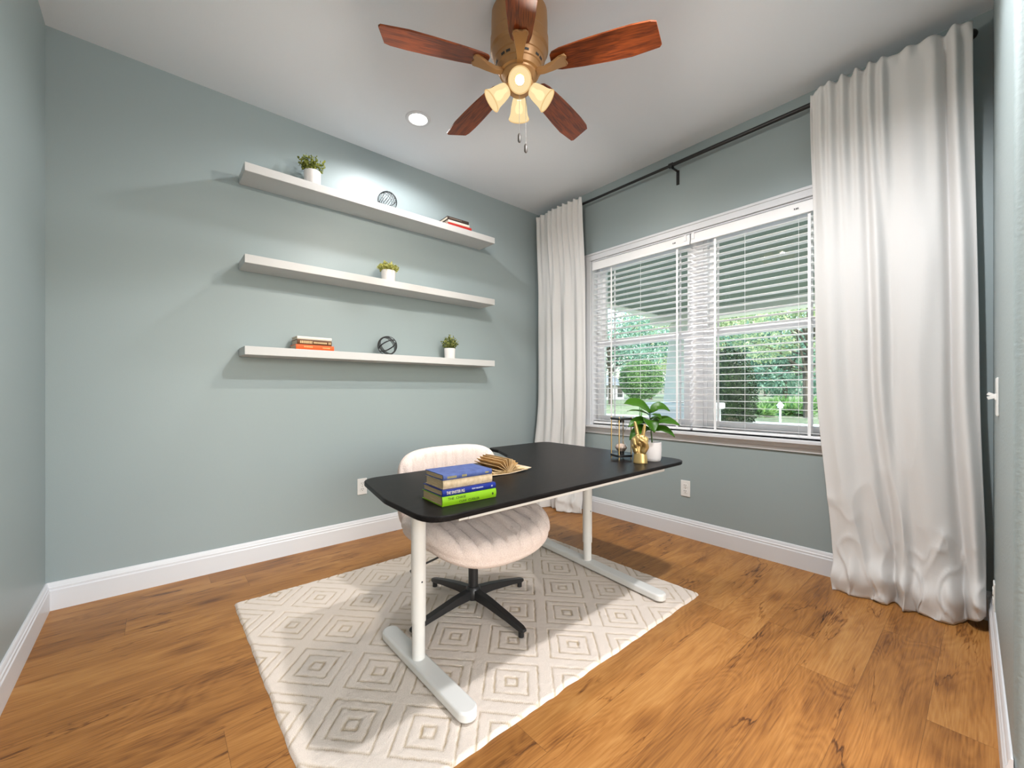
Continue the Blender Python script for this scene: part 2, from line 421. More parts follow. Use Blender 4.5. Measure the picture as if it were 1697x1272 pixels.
# hall the camera stands in (closes the space behind)
hb_ = MB(); hb_.box((-2.2,-3.3,0),(-1.2,-3.2,H)); hb_.box((1.9,-3.3,0),(XW+.16,-3.2,H)); hb_.box((-1.2,-3.3,0),(1.9,-3.2,.2)); hb_.box((-1.2,-3.3,2.5),(1.9,-3.2,H))  # opening in the back wall is invented, made to hold the fill panel
struct('wall_hall_back', hb_, M['wall'], smooth=False)
struct('wall_hall_left', MB().box((-2.3,-3.3,0),(-2.2,-.2,H)), M['wall'], smooth=False)
struct('wall_hall_right', MB().box((XW,-3.3,0),(XW+.16,-.30,H)), M['wall'], smooth=False)
struct('wall_hall_front', MB().box((-2.2,-.24,0),(XL-.001,-.1,H)), M['wall'], smooth=False)

BP = [(0,0),(.017,0),(.017,.098),(.0135,.104),(.0135,.114),(.010,.119),(.008,.132),(.004,.138),(0,.138)]
def base(name, p0, p1, n, lab): struct(name, MB().sweep(BP, p0, p1, n), M['trim'], lab, 'baseboard', ang=25)
base('baseboard_back', (XL,YB,0), (XW,YB,0), (0,-1,0), 'white moulded baseboard under the shelf wall')
base('baseboard_left', (XL,-.2,0), (XL,YB,0), (1,0,0), 'white moulded baseboard along the left wall')
base('baseboard_right', (XW,0,0), (XW,YB,0), (-1,0,0), 'white moulded baseboard under the window')
base('baseboard_near', (XO,nwy(XO),0), (XW,nwy(XW),0), (0,1,0), 'white moulded baseboard by the right edge')

# window trim
CW = .075
tr = MB()
tr.box((XW-.014,OY0-CW,OZ1),(XW,OY1+CW,OZ1+.06)); tr.box((XW-.020,OY0-CW-.004,OZ1+.044),(XW,OY1+CW+.004,OZ1+.062))
tr.box((XW-.014,OY0-CW,OZ0),(XW,OY0,OZ1)); tr.box((XW-.014,OY1,OZ0),(XW,OY1+CW,OZ1))
# jamb liners
tr.box((XW,OY0,OZ0),(XW+.15,OY0+.012,OZ1)); tr.box((XW,OY1-.012,OZ0),(XW+.15,OY1,OZ1)); tr.box((XW,OY0,OZ1-.012),(XW+.15,OY1,OZ1))
struct('trim_1', tr, M['trim'], 'white window casing with moulded head', 'window trim', smooth=False, bev=.002)
si = MB()
si.box((XW-.052,OY0-CW-.01,OZ0-.022),(XW+.15,OY1+CW+.01,OZ0)); si.box((XW-.020,OY0-CW,OZ0-.05),(XW,OY1+CW,OZ0-.022)); si.box((XW-.012,OY0-CW,OZ0-.078),(XW,OY1+CW,OZ0-.05))
struct('trim_2', si, M['trim'], 'white window sill with stepped apron', 'window sill', smooth=False, bev=.003)

MY0, MY1 = 1.412, 1.492                       # mullion
def window(name, y0, y1, lab):
    w = MB()
    xa, xb = XW+.075, XW+.15
    z0, z1 = OZ0, OZ1-.012
    w.box((xa,y0,z0),(xb,y0+.028,z1)); w.box((xa,y1-.028,z0),(xb,y1,z1)); w.box((xa,y0,z1-.03),(xb,y1,z1)); w.box((xa,y0,z0),(xb,y1,z0+.03))
    root = struct(name, w, M['vinyl'], lab, 'window', smooth=False, bev=.002)
    zm = 1.518
    def sash(nm, x, za, zb, st, rl):
        s = MB(); a, c = y0+.028, y1-.028
        s.box((x-.018,a,za),(x+.018,a+st,zb)); s.box((x-.018,c-st,za),(x+.018,c,zb)); s.box((x-.018,a+st,zb-rl),(x+.018,c-st,zb)); s.box((x-.018,a+st,za),(x+.018,c-st,za+rl))
        o = s.build(nm, M['vinyl'], root, smooth=False, bev=.002)
        g = MB().box((x-.003,a+st,za+rl),(x+.003,c-st,zb-rl)); g.build('glass_pane', M['glass'], o, smooth=False)
    sash('lower_sash', xa+.02, z0+.03, zm+.03, .045, .05)
    sash('upper_sash', xa+.056, zm-.01, z1-.03, .034, .042)
    return root
window('window_1', MY1, OY1-.012, 'left white vinyl double hung window')
window('window_2', OY0+.012, MY0, 'right white vinyl double hung window')
struct('trim_3', MB().box((XW+.07,MY0,OZ0),(XW+.15,MY1,OZ1-.012)), M['vinyl'], 'white mullion post between the two windows', 'window trim', smooth=False, bev=.002)

# blinds
def blind(y0, y1, lab, tapes, cords):
    root = thing('window_blind', lab, 'blind', (XW+.035,(y0+y1)/2,OZ0), 0, 'faux wood blinds in the double window')
    h = (y1-y0)/2; top = OZ1-.014-OZ0
    MB().box((-.030,-h,top-.052),(.030,h,top)).build('headrail', M['slat'], root, smooth=False, bev=.004)
    v = MB().box((-.040,-h,top-.075),(-.031,h,top-.004)); v.box((-.043,-h,top-.078),(-.030,h,top-.064))
    vo = v.build('valance', M['slat'], root, smooth=False, bev=.002)
    sl = MB(); pit = .0476; n = 0; z = .040
    zs = []
    while z < top-.085: zs.append(z); z += pit
    for z in zs:
        t = Matrix.Translation((0,0,z)) @ Matrix.Rotation(R_(3.5), 4, 'Y')
        sl.box((-.024,-h+.004,-.0014),(.024,h-.004,.0014), t)
    sl.build('slats', M['slat'], root, smooth=False)
    MB().box((-.025,-h+.003,.008),(.025,h-.003,.026)).build('bottom_rail', M['slat'], root, smooth=False, bev=.004)
    for yy in tapes:
        t = MB(); yl = yy-(y0+y1)/2
        for xx in (-.0262,.0255): t.box((xx,yl-.008,.02),(xx+.0007,yl+.008,top-.05))
        t.build('ladder_tape', M['slat'], root, smooth=False)
    for yy in cords:
        yl = yy-(y0+y1)/2
        MB().cyl((-.028,yl,.02),(-.028,yl,top-.06),.0012,n=6).build('lift_cord', M['slat'], root)
    return root, vo
B1, v1 = blind(MY1-.012, OY1-.016, 'white horizontal slat blind in the left half of the window', (2.19,1.585), (1.9,))
B2, v2 = blind(OY0+.016, MY1-.022, 'white horizontal slat blind in the right half of the window, beside the near curtain', (1.30,.735), (1.10,.79))
# valance clips and wand tip
for yy, b in ((1.512,B1),(1.452,B2)):
    yl = yy-b.location.y
    MB().box((-.046,yl-.009,OZ1-OZ0-.060),(-.0425,yl+.009,OZ1-OZ0-.016)).build('valance_clip', M['vinyl'], b, smooth=False, bev=.001)
for yy, b in ((.80,B2),(1.60,B1)):
    yl = yy-b.location.y
    k = MB()
    for d in (-.012,-.004,.006): k.box((-.0437,yl+d,OZ1-OZ0-.058),(-.0433,yl+d+.005,OZ1-OZ0-.048))
    k.build('stamp_mark', M['slot'], b, smooth=False)

# ------------------------------------------------------------------ curtain rod
RX, RZ = 2.945, 2.792
rod = thing('curtain_rod', 'matte black curtain rod with round finials above the window', 'curtain rod', (RX,1.55,RZ))
MB().cyl((0,1.42,0),(0,.0,0),.0105,n=16).build('thin_tube', M['rod'], rod)
MB().cyl((0,.03,0),(0,-1.455,0),.0135,n=16).build('thick_tube', M['rod'], rod)
MB().cyl((0,.045,0),(0,.015,0),.018,n=16).build('joint_collar', M['rod'], rod)
for s, y in ((1,1.42),(-1,-1.46)):
    f = MB().sphere((0,y+s*.022,0),.024); f.cyl((0,y-s*.008,0),(0,y+s*.006,0),.0155)
    f.build('finial', M['rod'], rod)
for y in (.022,1.30,-1.40):
    b = MB(); b.box((XW-RX-.006,y-.011,-.120),(XW-RX,y+.011,-.012))
    b.box((-.004,y-.006,-.024),(XW-RX,y+.006,-.014)); b.box((-.016,y-.006,-.024),(.018,y+.006,-.0125))
    b.box((-.018,y-.006,-.024),(-.0135,y+.006,.006))
    b.build('wall_bracket', M['rod'], rod, smooth=False, bev=.001)

# ------------------------------------------------------------------ curtains
def gsum(u, L): return sum(a*math.exp(-((u-c)/w)**2) for c, a, w in L)
def curtain(name, lab, nu, nv, fn, hem):
    root = thing(name, lab, 'curtain', (0,0,0), 0, 'white curtain panels')
    mb = MB(); mb.grid(nu, nv, fn)
    o = mb.build('curtain_panel', M['curtain'], root, ang=180, recalc=False)
    sm = o.modifiers.new('solid', 'SOLIDIFY'); sm.thickness = .002; sm.offset = 0
    return root
# right (near) panel; u=0 at the window side, u=1 at the corner
TOPR = [(.02,-.020,.018),(.085,.032,.028),(.155,.034,.03),(.245,.036,.03),(.335,.034,.028),(.42,.034,.026),(.50,.040,.028),(.66,.018,.12),(.80,.022,.035),(.855,-.024,.022),(.91,.034,.03),(.99,.005,.03)]
MIDR = [(.0,-.005,.04),(.13,.030,.075),(.30,.020,.07),(.375,-.016,.022),(.435,.038,.035),(.50,-.012,.03),(.68,.034,.13),(.855,-.040,.028),(.925,.036,.04),(1.0,.0,.03)]
BOTR = [(.0,.02,.05),(.14,.050,.10),(.33,.022,.06),(.42,-.030,.03),(.50,.045,.05),(.74,.055,.13),(.885,-.045,.035),(.95,.045,.04)]
def fR(u, v):
    z = 2.835*(1-v)
    yt = .70-.640*u; yb = .572-.560*u; ym = .675-.640*u
    k = sstep(.0,.42,v); kb = sstep(.55,1,v)
    y = lerp(lerp(yt, ym, sstep(0,.6,v)), yb, kb)
    y += .014*math.sin(7*u+2.5*v)*(v*.8)
    d = lerp(lerp(gsum(u,TOPR), gsum(u,MIDR), k), gsum(u,BOTR), kb)
    # gathered header: narrow folds above the rod pocket flare
    d += .010*math.exp(-(v/.018)**2)*math.sin(u*60)
    d += .012*(mnoise.noise(Vector((u*9, v*5, 3.3)))) * (1-.5*v)
    x = 2.948-d
    z += .010*math.exp(-(v/.03)**2)*gsum(u,TOPR)/.03*(1 if u<.95 else .6)
    x -= .034*(1-sstep(.03,.30,v)); x = min(x, lerp(2.922, 3.015, sstep(.02,.09,v)))
    b = sstep(.90,1.,v)                      # slump on the floor
    lean = lerp(.045,.02,u)*sstep(.55,1,v)
    x -= lean
    n1 = mnoise.noise(Vector((u*7.5, v*6, 1.7))); n2 = mnoise.noise(Vector((u*15, v*24, 5.1)))
    n3 = mnoise.noise(Vector((u*11, v*9, 2.2))); rd_ = max(0., 1-4*abs(mnoise.noise(Vector((u*6-v*9, v*16+u*4, 31.)))))**2
    x -= math.exp(-((v-.962+.012*n1)/.020)**2)*(.014+.034*max(0,n3+.15)) + sstep(.80,.95,v)*.012*rd_
    x -= b*(.030+.050*max(0,n1)+.014*n2)
    y += b*(.02*n2)
    z += b*(.018*n2+.010*n1)+.07*b*sstep(.84,1.,u)
    cr = max(0., 1-3.5*abs(mnoise.noise(Vector((u*4+v*2.2, v*5-u*3, 21.)))))**2
    if v > .55: x -= .013*sstep(.6,.95,v)*cr
    return Vector((min(x, 3.015), max(y, nwy(XW)+.022), max(z, .004)))
curtain('window_curtain', 'wide white linen curtain panel right of the window, nearest the camera', 190, 230, fR, None)
# left (far) panel; u=0 at the far corner, u=1 at the window
TOPL = [(.02,.006,.03),(.12,.012,.04),(.30,.030,.028),(.40,.034,.026),(.52,.036,.028),(.63,.036,.028),(.74,.036,.028),(.85,.036,.026),(.95,.030,.03)]
MIDL = [(.05,.01,.06),(.22,.020,.06),(.36,.034,.05),(.47,-.018,.025),(.60,.030,.06),(.75,-.01,.03),(.88,.036,.07),(.98,.012,.03)]
BOTL = [(.02,.03,.08),(.25,.040,.09),(.42,-.035,.05),(.55,-.02,.03),(.72,.052,.10),(.90,.035,.07)]
def fL(u, v):
    z = 2.832*(1-v)
    yt = 2.992-.588*u; ym = 2.995-.612*u; yb = 2.985-.600*u
    k = sstep(.0,.4,v); kb = sstep(.55,1,v)
    y = lerp(lerp(yt, ym, sstep(0,.6,v)), yb, kb) + .012*math.sin(6*u+3*v)*v
    d = lerp(lerp(gsum(u,TOPL), gsum(u,MIDL), k), gsum(u,BOTL), kb)
    d += .010*math.exp(-(v/.018)**2)*math.sin(u*57+1)
    d += .012*(mnoise.noise(Vector((u*9, v*5, 8.3)))) * (1-.5*v)
    x = 2.948-d
    z += .010*math.exp(-(v/.03)**2)*gsum(u,TOPL)/.03
    x -= .034*(1-sstep(.03,.30,v)); x = min(x, lerp(2.922, 3.015, sstep(.02,.09,v)))
    b = sstep(.88,1.,v)
    x -= lerp(.10,.02,u)*sstep(.62,1,v)
    n1 = mnoise.noise(Vector((u*6, v*6, 11.7))); n2 = mnoise.noise(Vector((u*14, v*22, 15.1)))
    n3 = mnoise.noise(Vector((u*10, v*9, 12.2))); rd_ = max(0., 1-4*abs(mnoise.noise(Vector((u*6-v*9, v*16+u*4, 41.)))))**2
    x -= math.exp(-((v-.962+.012*n1)/.020)**2)*(.014+.034*max(0,n3+.15)) + sstep(.80,.95,v)*.012*rd_
    x -= b*(lerp(.12,.02,u)+.05*max(0,n1)+.014*n2)
    y += b*(.02*n2)
    z += b*(.018*n2+.010*n1)
    cr = max(0., 1-3.5*abs(mnoise.noise(Vector((u*4+v*2.2, v*5-u*3, 21.)))))**2
    if v > .55: x -= .011*sstep(.6,.95,v)*cr
    return Vector((min(x, 3.015), min(y, YB-.02), max(z, .004)))
curtain('window_curtain', 'narrow white linen curtain panel left of the window, in the far corner', 160, 210, fL, None)

# ------------------------------------------------------------------ shelves
SHX0, SHX1, SHD = .403, 2.276, .22
SHZ = [1.364, 1.905, 2.446]; SHT = .051
for z, w in zip(SHZ, ('lowest, with the brown and orange books', 'middle, holding only one plant', 'highest, nearest the ceiling')):
    s = MB().box((SHX0-1.34,-SHD,-SHT),(SHX1-1.34,0,0))
    o = s.build('floating_shelf', M['shelf'], smooth=False, bev=.0025, loc=(1.34,YB,z))
    tag(o, 'long white floating wall shelf, the %s' % w, 'shelf', 'floating shelves on the sage wall')

# ------------------------------------------------------------------ rug
RGX0, RGX1, RGY0, RGY1 = .312, 2.222, 1.03, 2.54
def rug():
    nx, ny = 382, 302; cx, cy = (RGX0+RGX1)/2, (RGY0+RGY1)/2
    bm = bmesh.new(); lay = bm.verts.layers.float.new('carve')
    g = []
    A, B = .1745, .190
    for j in range(ny+1):
        rowv = []
        for i in range(nx+1):
            x = lerp(RGX0,RGX1,i/nx); y = lerp(RGY0,RGY1,j/ny)
            ed = min(i, nx-i, (ny-j)*1.0, j)
            # wavy edges
            wx = .004*mnoise.noise(Vector((y*14,1.3,0))) if min(i,nx-i) < 6 else 0
            wy = .006*mnoise.noise(Vector((x*16,4.3,0))) if min(j,ny-j) < 6 else 0
            jx = .003*mnoise.noise(Vector((x*40,y*40,2))); jy = .003*mnoise.noise(Vector((x*40,y*40,9)))
            px, py = x+jx-1.012, y+jy-1.557
            best = 9
            for ox, oy in ((0,0),(A,B)):
                dx = (px-ox)/(2*A); dy = (py-oy)/(2*B)
                dx -= round(dx); dy -= round(dy)
                best = min(best, abs(dx)*2+abs(dy)*2)
            r = best
            c = 0.
            for q, w in ((.78,.036),(.48,.040),(.17,.055)):
                c = max(c, 1-abs(r-q)/w)
            c = max(0., min(1., c*1.4))
            c *= .75+.5*mnoise.noise(Vector((x*30,y*30,5)))
            c = max(0, min(1, c))
            z = .013-.0042*c+.0010*mnoise.noise(Vector((x*55,y*55,0)))
            if ed == 0: z = .001
            elif ed == 1: z = min(z, .009)
            v = bm.verts.new((x+wx-cx, y+wy-cy, z)); v[lay] = c
            rowv.append(v)
        g.append(rowv)
    for j in range(ny):
        for i in range(nx): bm.faces.new((g[j][i],g[j][i+1],g[j+1][i+1],g[j+1][i]))
    me = bpy.data.meshes.new('area_rug'); bm.to_mesh(me); bm.free(); me.materials.append(M['rug'])
    me.polygons.foreach_set('use_smooth', [True]*len(me.polygons))
    o = bpy.data.objects.new('area_rug', me); COL.objects.link(o); o.location = (cx,cy,0)
    tag(o, 'cream area rug with carved concentric diamond pattern under the desk', 'rug')
rug()

# ------------------------------------------------------------------ desk
DZ = .665                         # build height of the things on the desk; seated on the real top at the end
DT, DK = .7226, .8675             # real desk top height and plan scale
desk = thing('standing_desk', 'black topped corner desk on white T-shaped legs', 'desk', (1.4,1.6,.0))
def dl(p): return (p[0]-1.4, p[1]-1.6)
o1 = [(p[0]*DK,p[1]*DK) for p in [(.697,1.235),(2.545,1.25),(2.545,2.512),(1.925,2.512),(1.905,2.36),(1.80,2.12),(1.70,2.035),(.772,2.035),(.700,1.60)]]
rd = [.095,.105,.087,.043,.087,.19,.13,.095,.26]
top = MB(); top.prism([dl(p) for p in rounded(o1, rd, 8)], DT-.0185, DT)
top.build('desktop', M['desk_black'], desk, bev=.004, seg=3, ang=40)
fr = MB()
for y in (1.15,1.62): fr.box((.79-1.4,y-1.6-.014,DT-.050),(2.05-1.4,y-1.6+.014,DT-.019))
for x in (.785,2.03): fr.box((x-1.4-.03,1.14-1.6,DT-.050),(x-1.4+.03,(1.70 if x<1 else 2.1)-1.6,DT-.019))
fr.build('under_frame', M['metal_white'], desk, smooth=False, bev=.003)
def stadium(w, l0, l1, n=12):
    p = []
    for k in range(n+1):
        a = PI+PI*k/n; p.append((w*math.cos(a), l0+w+w*math.sin(a)))
    for k in range(n+1):
        a = PI*k/n; p.append((w*math.cos(a), l1-w+w*math.sin(a)))
    return p
def tleg(x, y, l0, l1, rz, zin):
    leg = MB(); leg.cyl((0,0,zin),(0,0,DT-.05),.0285,n=28)
    o = leg.build('desk_leg', M['metal_white'], desk, loc=(x-1.4,y-1.6,0)); o.rotation_euler.z = rz
    i = MB().cyl((0,0,.05),(0,0,zin+.02),.0250,n=28); i.build('inner_tube', M['metal_white'], o)
    MB().cyl((.0275,0,.36),(.0295,0,.36),.0035,n=8).build('set_screw', M['slot'], o); MB().cyl((.0,-.0275,.36),(.0,-.0295,.36),.0035,n=8).build('set_screw', M['slot'], o)
    f = MB(); f.prism(stadium(.036,l0,l1), .020, .056); f.build('foot', M['metal_white'], o, bev=.008, seg=3)
    for q in (l0+.05,l1-.05): MB().cyl((0,q,.0145),(0,q,.022),.014).build('foot_pad', M['slot'], o)
tleg(.785,1.47,-.365,.285,0,.20)
tleg(2.032,1.640,-.545,.60,R_(-5.5),.165)

# ------------------------------------------------------------------ chair
CHX, CHY = 1.205, 1.692
chair = thing('desk_chair', 'wide cream boucle swivel chair with channel stitching and black cross base', 'chair', (CHX,CHY,.0148))
def seat_pt(u, v, half):
    pass
def cushion(name, cx, cy, a, b, zf, th, chan, ex=2.6, nr=26, na=260, vertical=None, groove=.006):
    """pillow shaped superellipse slab with channels across"""
    mb = MB(); rings = []
    prof = []
    K = 24
    for k in range(K+1):                       # from bottom centre outwards and back over the top
        t = k/K; ang = -PI/2+PI*t
        prof.append((math.cos(ang), math.sin(ang)))
    def pt(rho, phi, s):
        c, si = math.cos(phi), math.sin(phi)
        rr = (abs(c)**ex+abs(si)**ex)**(-1/ex)
        x, y = a*rho*rr*c, b*rho*rr*si
        return x, y
    rows = []
    # bottom rings
    seq = [(i/20*.80, -1.) for i in range(1, 21)]
    for k in range(1, K):
        ang = -PI/2+PI*k/K
        seq.append((.80+.20*max(0,math.cos(ang))**.8, math.sin(ang)))
    seq += [((20-i)/20*.80, 1.) for i in range(0, 20)]
    nb = len(seq)
    for rho, s in seq:
        r = []
        for i in range(na):
            x, y = pt(rho, 2*PI*i/na, s)
            r.append(mb.bm.verts.new(zf(x, y, s, rho)))
        rows.append(r)
    for k in range(nb-1): mb.bridge(rows[k], rows[k+1])
    c0 = mb.bm.verts.new(zf(0,0,-1,0)); c1 = mb.bm.verts.new(zf(0,0,1,0))
    for i in range(na):
        mb.bm.faces.new((rows[0][(i+1)%na], rows[0][i], c0)); mb.bm.faces.new((rows[-1][i], rows[-1][(i+1)%na], c1))
    return mb
def seat_f(x, y, s, rho):
    z = .400+.062*s
    if s > 0: z += .016*(1-rho**2)
    z += .10*(x*x)/(.36**2)*.55                      # saddle: sides curve up
    z -= .030*sstep(-.05,-.30,y)                     # waterfall front
    z -= .0
    if abs(s+.30) < .12: x *= .988; y *= .986
    if s > -.2:
        q = (x/.072) % 1.; g = math.exp(-((q-.5)/.13)**2)
        z -= .019*g*max(0,s)
        if s < .95: y *= 1-.022*g*(1-max(0,s))
    return Vector((x, y, z))
sm = cushion('seat', 0,0, .345,.300, seat_f, .1, .07, ex=3.0)
for v in sm.bm.verts: v.co.x += .012; v.co.y -= .015
sm.build('seat', M['fabric'], chair, ang=180)
def back_f(x, y, s, rho):                            # y here is height
    q = (x/.066) % 1.; g = math.exp(-((q-.5)/.15)**2)
    d = .046*s + (.010*(1-rho*rho) if s > 0 else 0)
    if s > 0: d -= .014*g*s
    yy = -d - .07*(x/.34)**2 + .04*y
    return Vector((x, yy, y))
bk = cushion('b', 0,0, .318,.212, back_f, .1,.07, ex=4.2)
for v in bk.bm.verts: v.co += Vector((.048,.335,.560))
bk.build('backrest', M['fabric'], chair, ang=180)
MB().box((.04,.20,.30),(.14,.44,.330)).box((.05,.40,.30),(.13,.412,.56)).build('back_bracket', M['black_metal'], chair, smooth=False, bev=.003)
MB().cyl((0,0,.10),(0,0,.24),.024,n=24).cyl((0,0,.24),(0,0,.305),.019,n=24).build('gas_column', M['black_metal'], chair)
MB().box((-.09,-.10,.288),(.12,.10,.306)).build('seat_mechanism', M['black_metal'], chair, smooth=False, bev=.004)
MB().cyl((.045,-.02,.245),(.045,-.02,.29),.020,.024,n=18).build('tension_knob', M['slot'], chair)
lv = MB().tube([(-.06,.03,.296),(-.16,.05,.285),(-.24,.055,.27)], .005); lv.tube([(-.24,.055,.272),(-.275,.058,.262),(-.31,.060,.25)], [.009,.012,.008], n=10)
lv.build('height_lever', M['black_metal'], chair)
MB().lathe([(0,.055),(.036,.055),(.042,.07),(.036,.105),(.028,.115),(0,.115)], 24).build('base_hub', M['black_metal'], chair)
for k in range(4):
    a = PI/2*k+R_(4)
    Mz = Matrix.Rotation(a, 4, 'Z')
    ar = MB()
    secs = [(.02,.022,.060,.105),(.12,.021,.056,.092),(.25,.019,.040,.066),(.335,.018,.026,.046),(.355,.012,.026,.040)]
    prev = None
    for x, w, z0, z1 in secs:
        cur = ar.verts([Mz @ Vector(p) for p in ((x,-w,z0),(x,w,z0),(x,w*.8,z1),(x,-w*.8,z1))])
        if prev: ar.bridge(prev, cur)
        else: ar.cap(cur, True)
        prev = cur
    ar.cap(prev)
    arm = ar.build('base_arm', M['black_metal'], chair, bev=.003)
    p = Mz @ Vector((.332,0,0))
    MB().cyl((p.x,p.y,0),(p.x,p.y,.028),.013,n=14).build('foot_glide', M['black_metal'], arm)

# ------------------------------------------------------------------ books
def solid(name, c, rough=.55, bump=None): return mat(name, c, rough, bump=bump, spec=.3)
PAGE = noisecol('book_pages', srgb(172,144,104), srgb(204,180,144), 90, .9, (.2,.2,12))
PAGEW = noisecol('book_pages_white', srgb(186,172,150), srgb(212,202,186), 90, .9, (.2,.2,12))
def text_mesh(name, body, size, m, parent, Mx, shear=0., stretch=1.):
    cu = bpy.data.curves.new('t', 'FONT'); cu.body = body; cu.size = size; cu.extrude = .0002; cu.shear = shear
    cu.align_y = 'CENTER'
    to = bpy.data.objects.new('t', cu); COL.objects.link(to)
    dg = bpy.context.evaluated_depsgraph_get(); dg.update()
    me = bpy.data.meshes.new_from_object(to.evaluated_get(dg)); me.name = name
    bpy.data.objects.remove(to); bpy.data.curves.remove(cu)
    me.transform(Mx @ Matrix.Diagonal((stretch,1,1,1)))
    me.materials.clear(); me.materials.append(m)
    o = bpy.data.objects.new(name, me); COL.objects.link(o); o.parent = parent
    return o
SP = Matrix(((1,0,0,0),(0,0,-1,0),(0,1,0,0),(0,0,0,1)))     # text lying on a spine that faces -y
def book(label, group, loc, rz, L, D, T, cov, pages=None, spine_round=.004, letters=(), bars=()):
    """closed hardback lying flat: spine along x facing -y, origin at base centre of spine"""
    r = thing('hardback_book', label, 'book', loc, rz, group)
    c = MB(); t = .0028; h = L/2
    c.box((-h,.004,0),(h,D,t)); c.box((-h,.004,T-t),(h,D,T))
    n = 6; pr = []
    for k in range(n+1):
        a = k/n; pr.append((.003-spine_round*math.sin(PI*a)+.0, T*a))
    outer = [(y, z) for y, z in pr]; inner = [(.0065, T*k/n) for k in range(n, -1, -1)]
    pol = outer+inner
    a_ = c.verts([(-h,y,z) for y,z in pol]); b_ = c.verts([(h,y,z) for y,z in pol])
    c.bridge(a_, b_); c.cap(a_); c.cap(b_, True)
    c.build('cover', cov, r, smooth=False, bev=.0008)
    MB().box((-h+.004,.0045,t),(h-.004,D-.005,T-t)).build('pages', pages or PAGE, r, smooth=False)
    for body, x, z, size, m, st in letters:
        text_mesh('lettering', body, size, m, r, Matrix.Translation((x,-spine_round+.0026,z)) @ SP, 0., st)
    if bars:
        groups = [[]]
        for q in bars[1]:
            if groups[-1] and q[0]-groups[-1][-1][1] > .009: groups.append([])
            groups[-1].append(q)
        for gq in groups:
            b = MB()
            for x0, x1, z0, z1 in gq: b.box((x0,-spine_round+.0024,z0),(x1,-spine_round+.004,z1))
            b.build('lettering', bars[0], r, smooth=False)
    return r
CREAM = solid('cream_foil', srgb(226,214,188)); GOLDF = solid('gold_foil', srgb(150,140,84)); INK = solid('dark_ink', srgb(40,52,24)); WHITE = solid('white_ink', srgb(225,228,238))
DSK = 'books stacked on the desk'
bx, by, br = .937, 1.333, R_(-3)
z = DZ+.0005
book('lime green hardback at the bottom of the desk stack', DSK, (bx,by,z), br, .246,.172,.036, solid('lime_jacket', srgb(124,172,26), .4), letters=[('THE  CHASE',-.100,.026,.0125,INK,1.15),('CLIVE  CUSSLER',-.052,.010,.0125,INK,1.05),('♦',.097,.017,.012,INK,1.)]); z += .0365
book('royal blue jacketed hardback with white title, directly on the lime green book', DSK, (bx+.001,by+.003,z), br, .244,.165,.0235, solid('royal_blue_jacket', srgb(26,42,122), .35), letters=[('THE SINISTER PIG',-.106,.0118,.0165,CREAM,.62),('TONY HILLERMAN',.006,.0135,.0075,WHITE,.85),('H',.098,.0118,.011,WHITE,.9)]); z += .024
book('plain cream hardback between the two blue books on the desk', DSK, (bx+.001,by+.014,z), br, .226,.150,.0335, noisecol('cream_cloth', srgb(176,156,126), srgb(196,178,150), 60, .8)); z += .034
book('slate blue clothbound book lying on top of the desk stack', DSK, (bx-.001,by+.012,z), br, .224,.152,.0215, noisecol('slate_blue_cloth', srgb(58,74,128), srgb(74,92,146), 40, .6), bars=(GOLDF, [(-.095+.0052*i,-.0915+.0052*i,.006,.0145) for i in range(8)]+[(-.03+.0055*i,-.0262+.0055*i,.006,.0145) for i in range(4)]+[(.078,.094,.008,.013)]))
TS = 'books lying on the top shelf'
book('red book at the bottom of the stack on the top shelf', TS, (1.945,2.917,SHZ[2]+.0005), R_(-2), .226,.150,.042, solid('red_cloth', srgb(178,46,40)), PAGEW)
book('white book in the middle of the stack on the top shelf', TS, (1.937,2.921,SHZ[2]+.043), R_(-2), .205,.140,.021, solid('white_jacket', srgb(228,220,205)), PAGEW)
book('dark brown book on top of the stack on the top shelf', TS, (1.928,2.919,SHZ[2]+.0645), R_(-2), .206,.140,.026, solid('dark_brown_jacket', srgb(62,52,46)), PAGEW, bars=(solid('taupe_ink', srgb(128,112,100)), [(-.085+.009*i,-.079+.009*i,.009,.017) for i in range(13)]))
BS = 'books lying on the lowest shelf'
book('orange book at the bottom of the stack on the lowest shelf', BS, (.805,2.909,SHZ[0]+.0005), R_(1), .236,.150,.034, solid('orange_jacket', srgb(226,92,36)), PAGEW, bars=(solid('pale_orange_ink', srgb(246,170,110)), [(-.07+.009*i,-.064+.009*i,.016,.025) for i in range(6)]+[(.045+.008*i,.050+.008*i,.014,.022) for i in range(6)]))
book('brown book with cream title in the middle of the lowest shelf stack', BS, (.803,2.916,SHZ[0]+.035), R_(1), .214,.140,.033, solid('brown_jacket', srgb(94,60,34)), PAGEW, bars=(solid('cream_ink', srgb(214,186,140)), [(-.090+.0095*i,-.0835+.0095*i,.008,.025) for i in range(8)]+[(-.008+.0085*i,-.002+.0085*i,.011,.021) for i in range(10)]+[(.086,.091,.009,.024),(.095,.100,.009,.024)]))
book('white book on top of the stack on the lowest shelf', BS, (.803,2.917,SHZ[0]+.0685), R_(1), .214,.140,.020, solid('white_dust_jacket', srgb(226,218,204)), PAGEW)

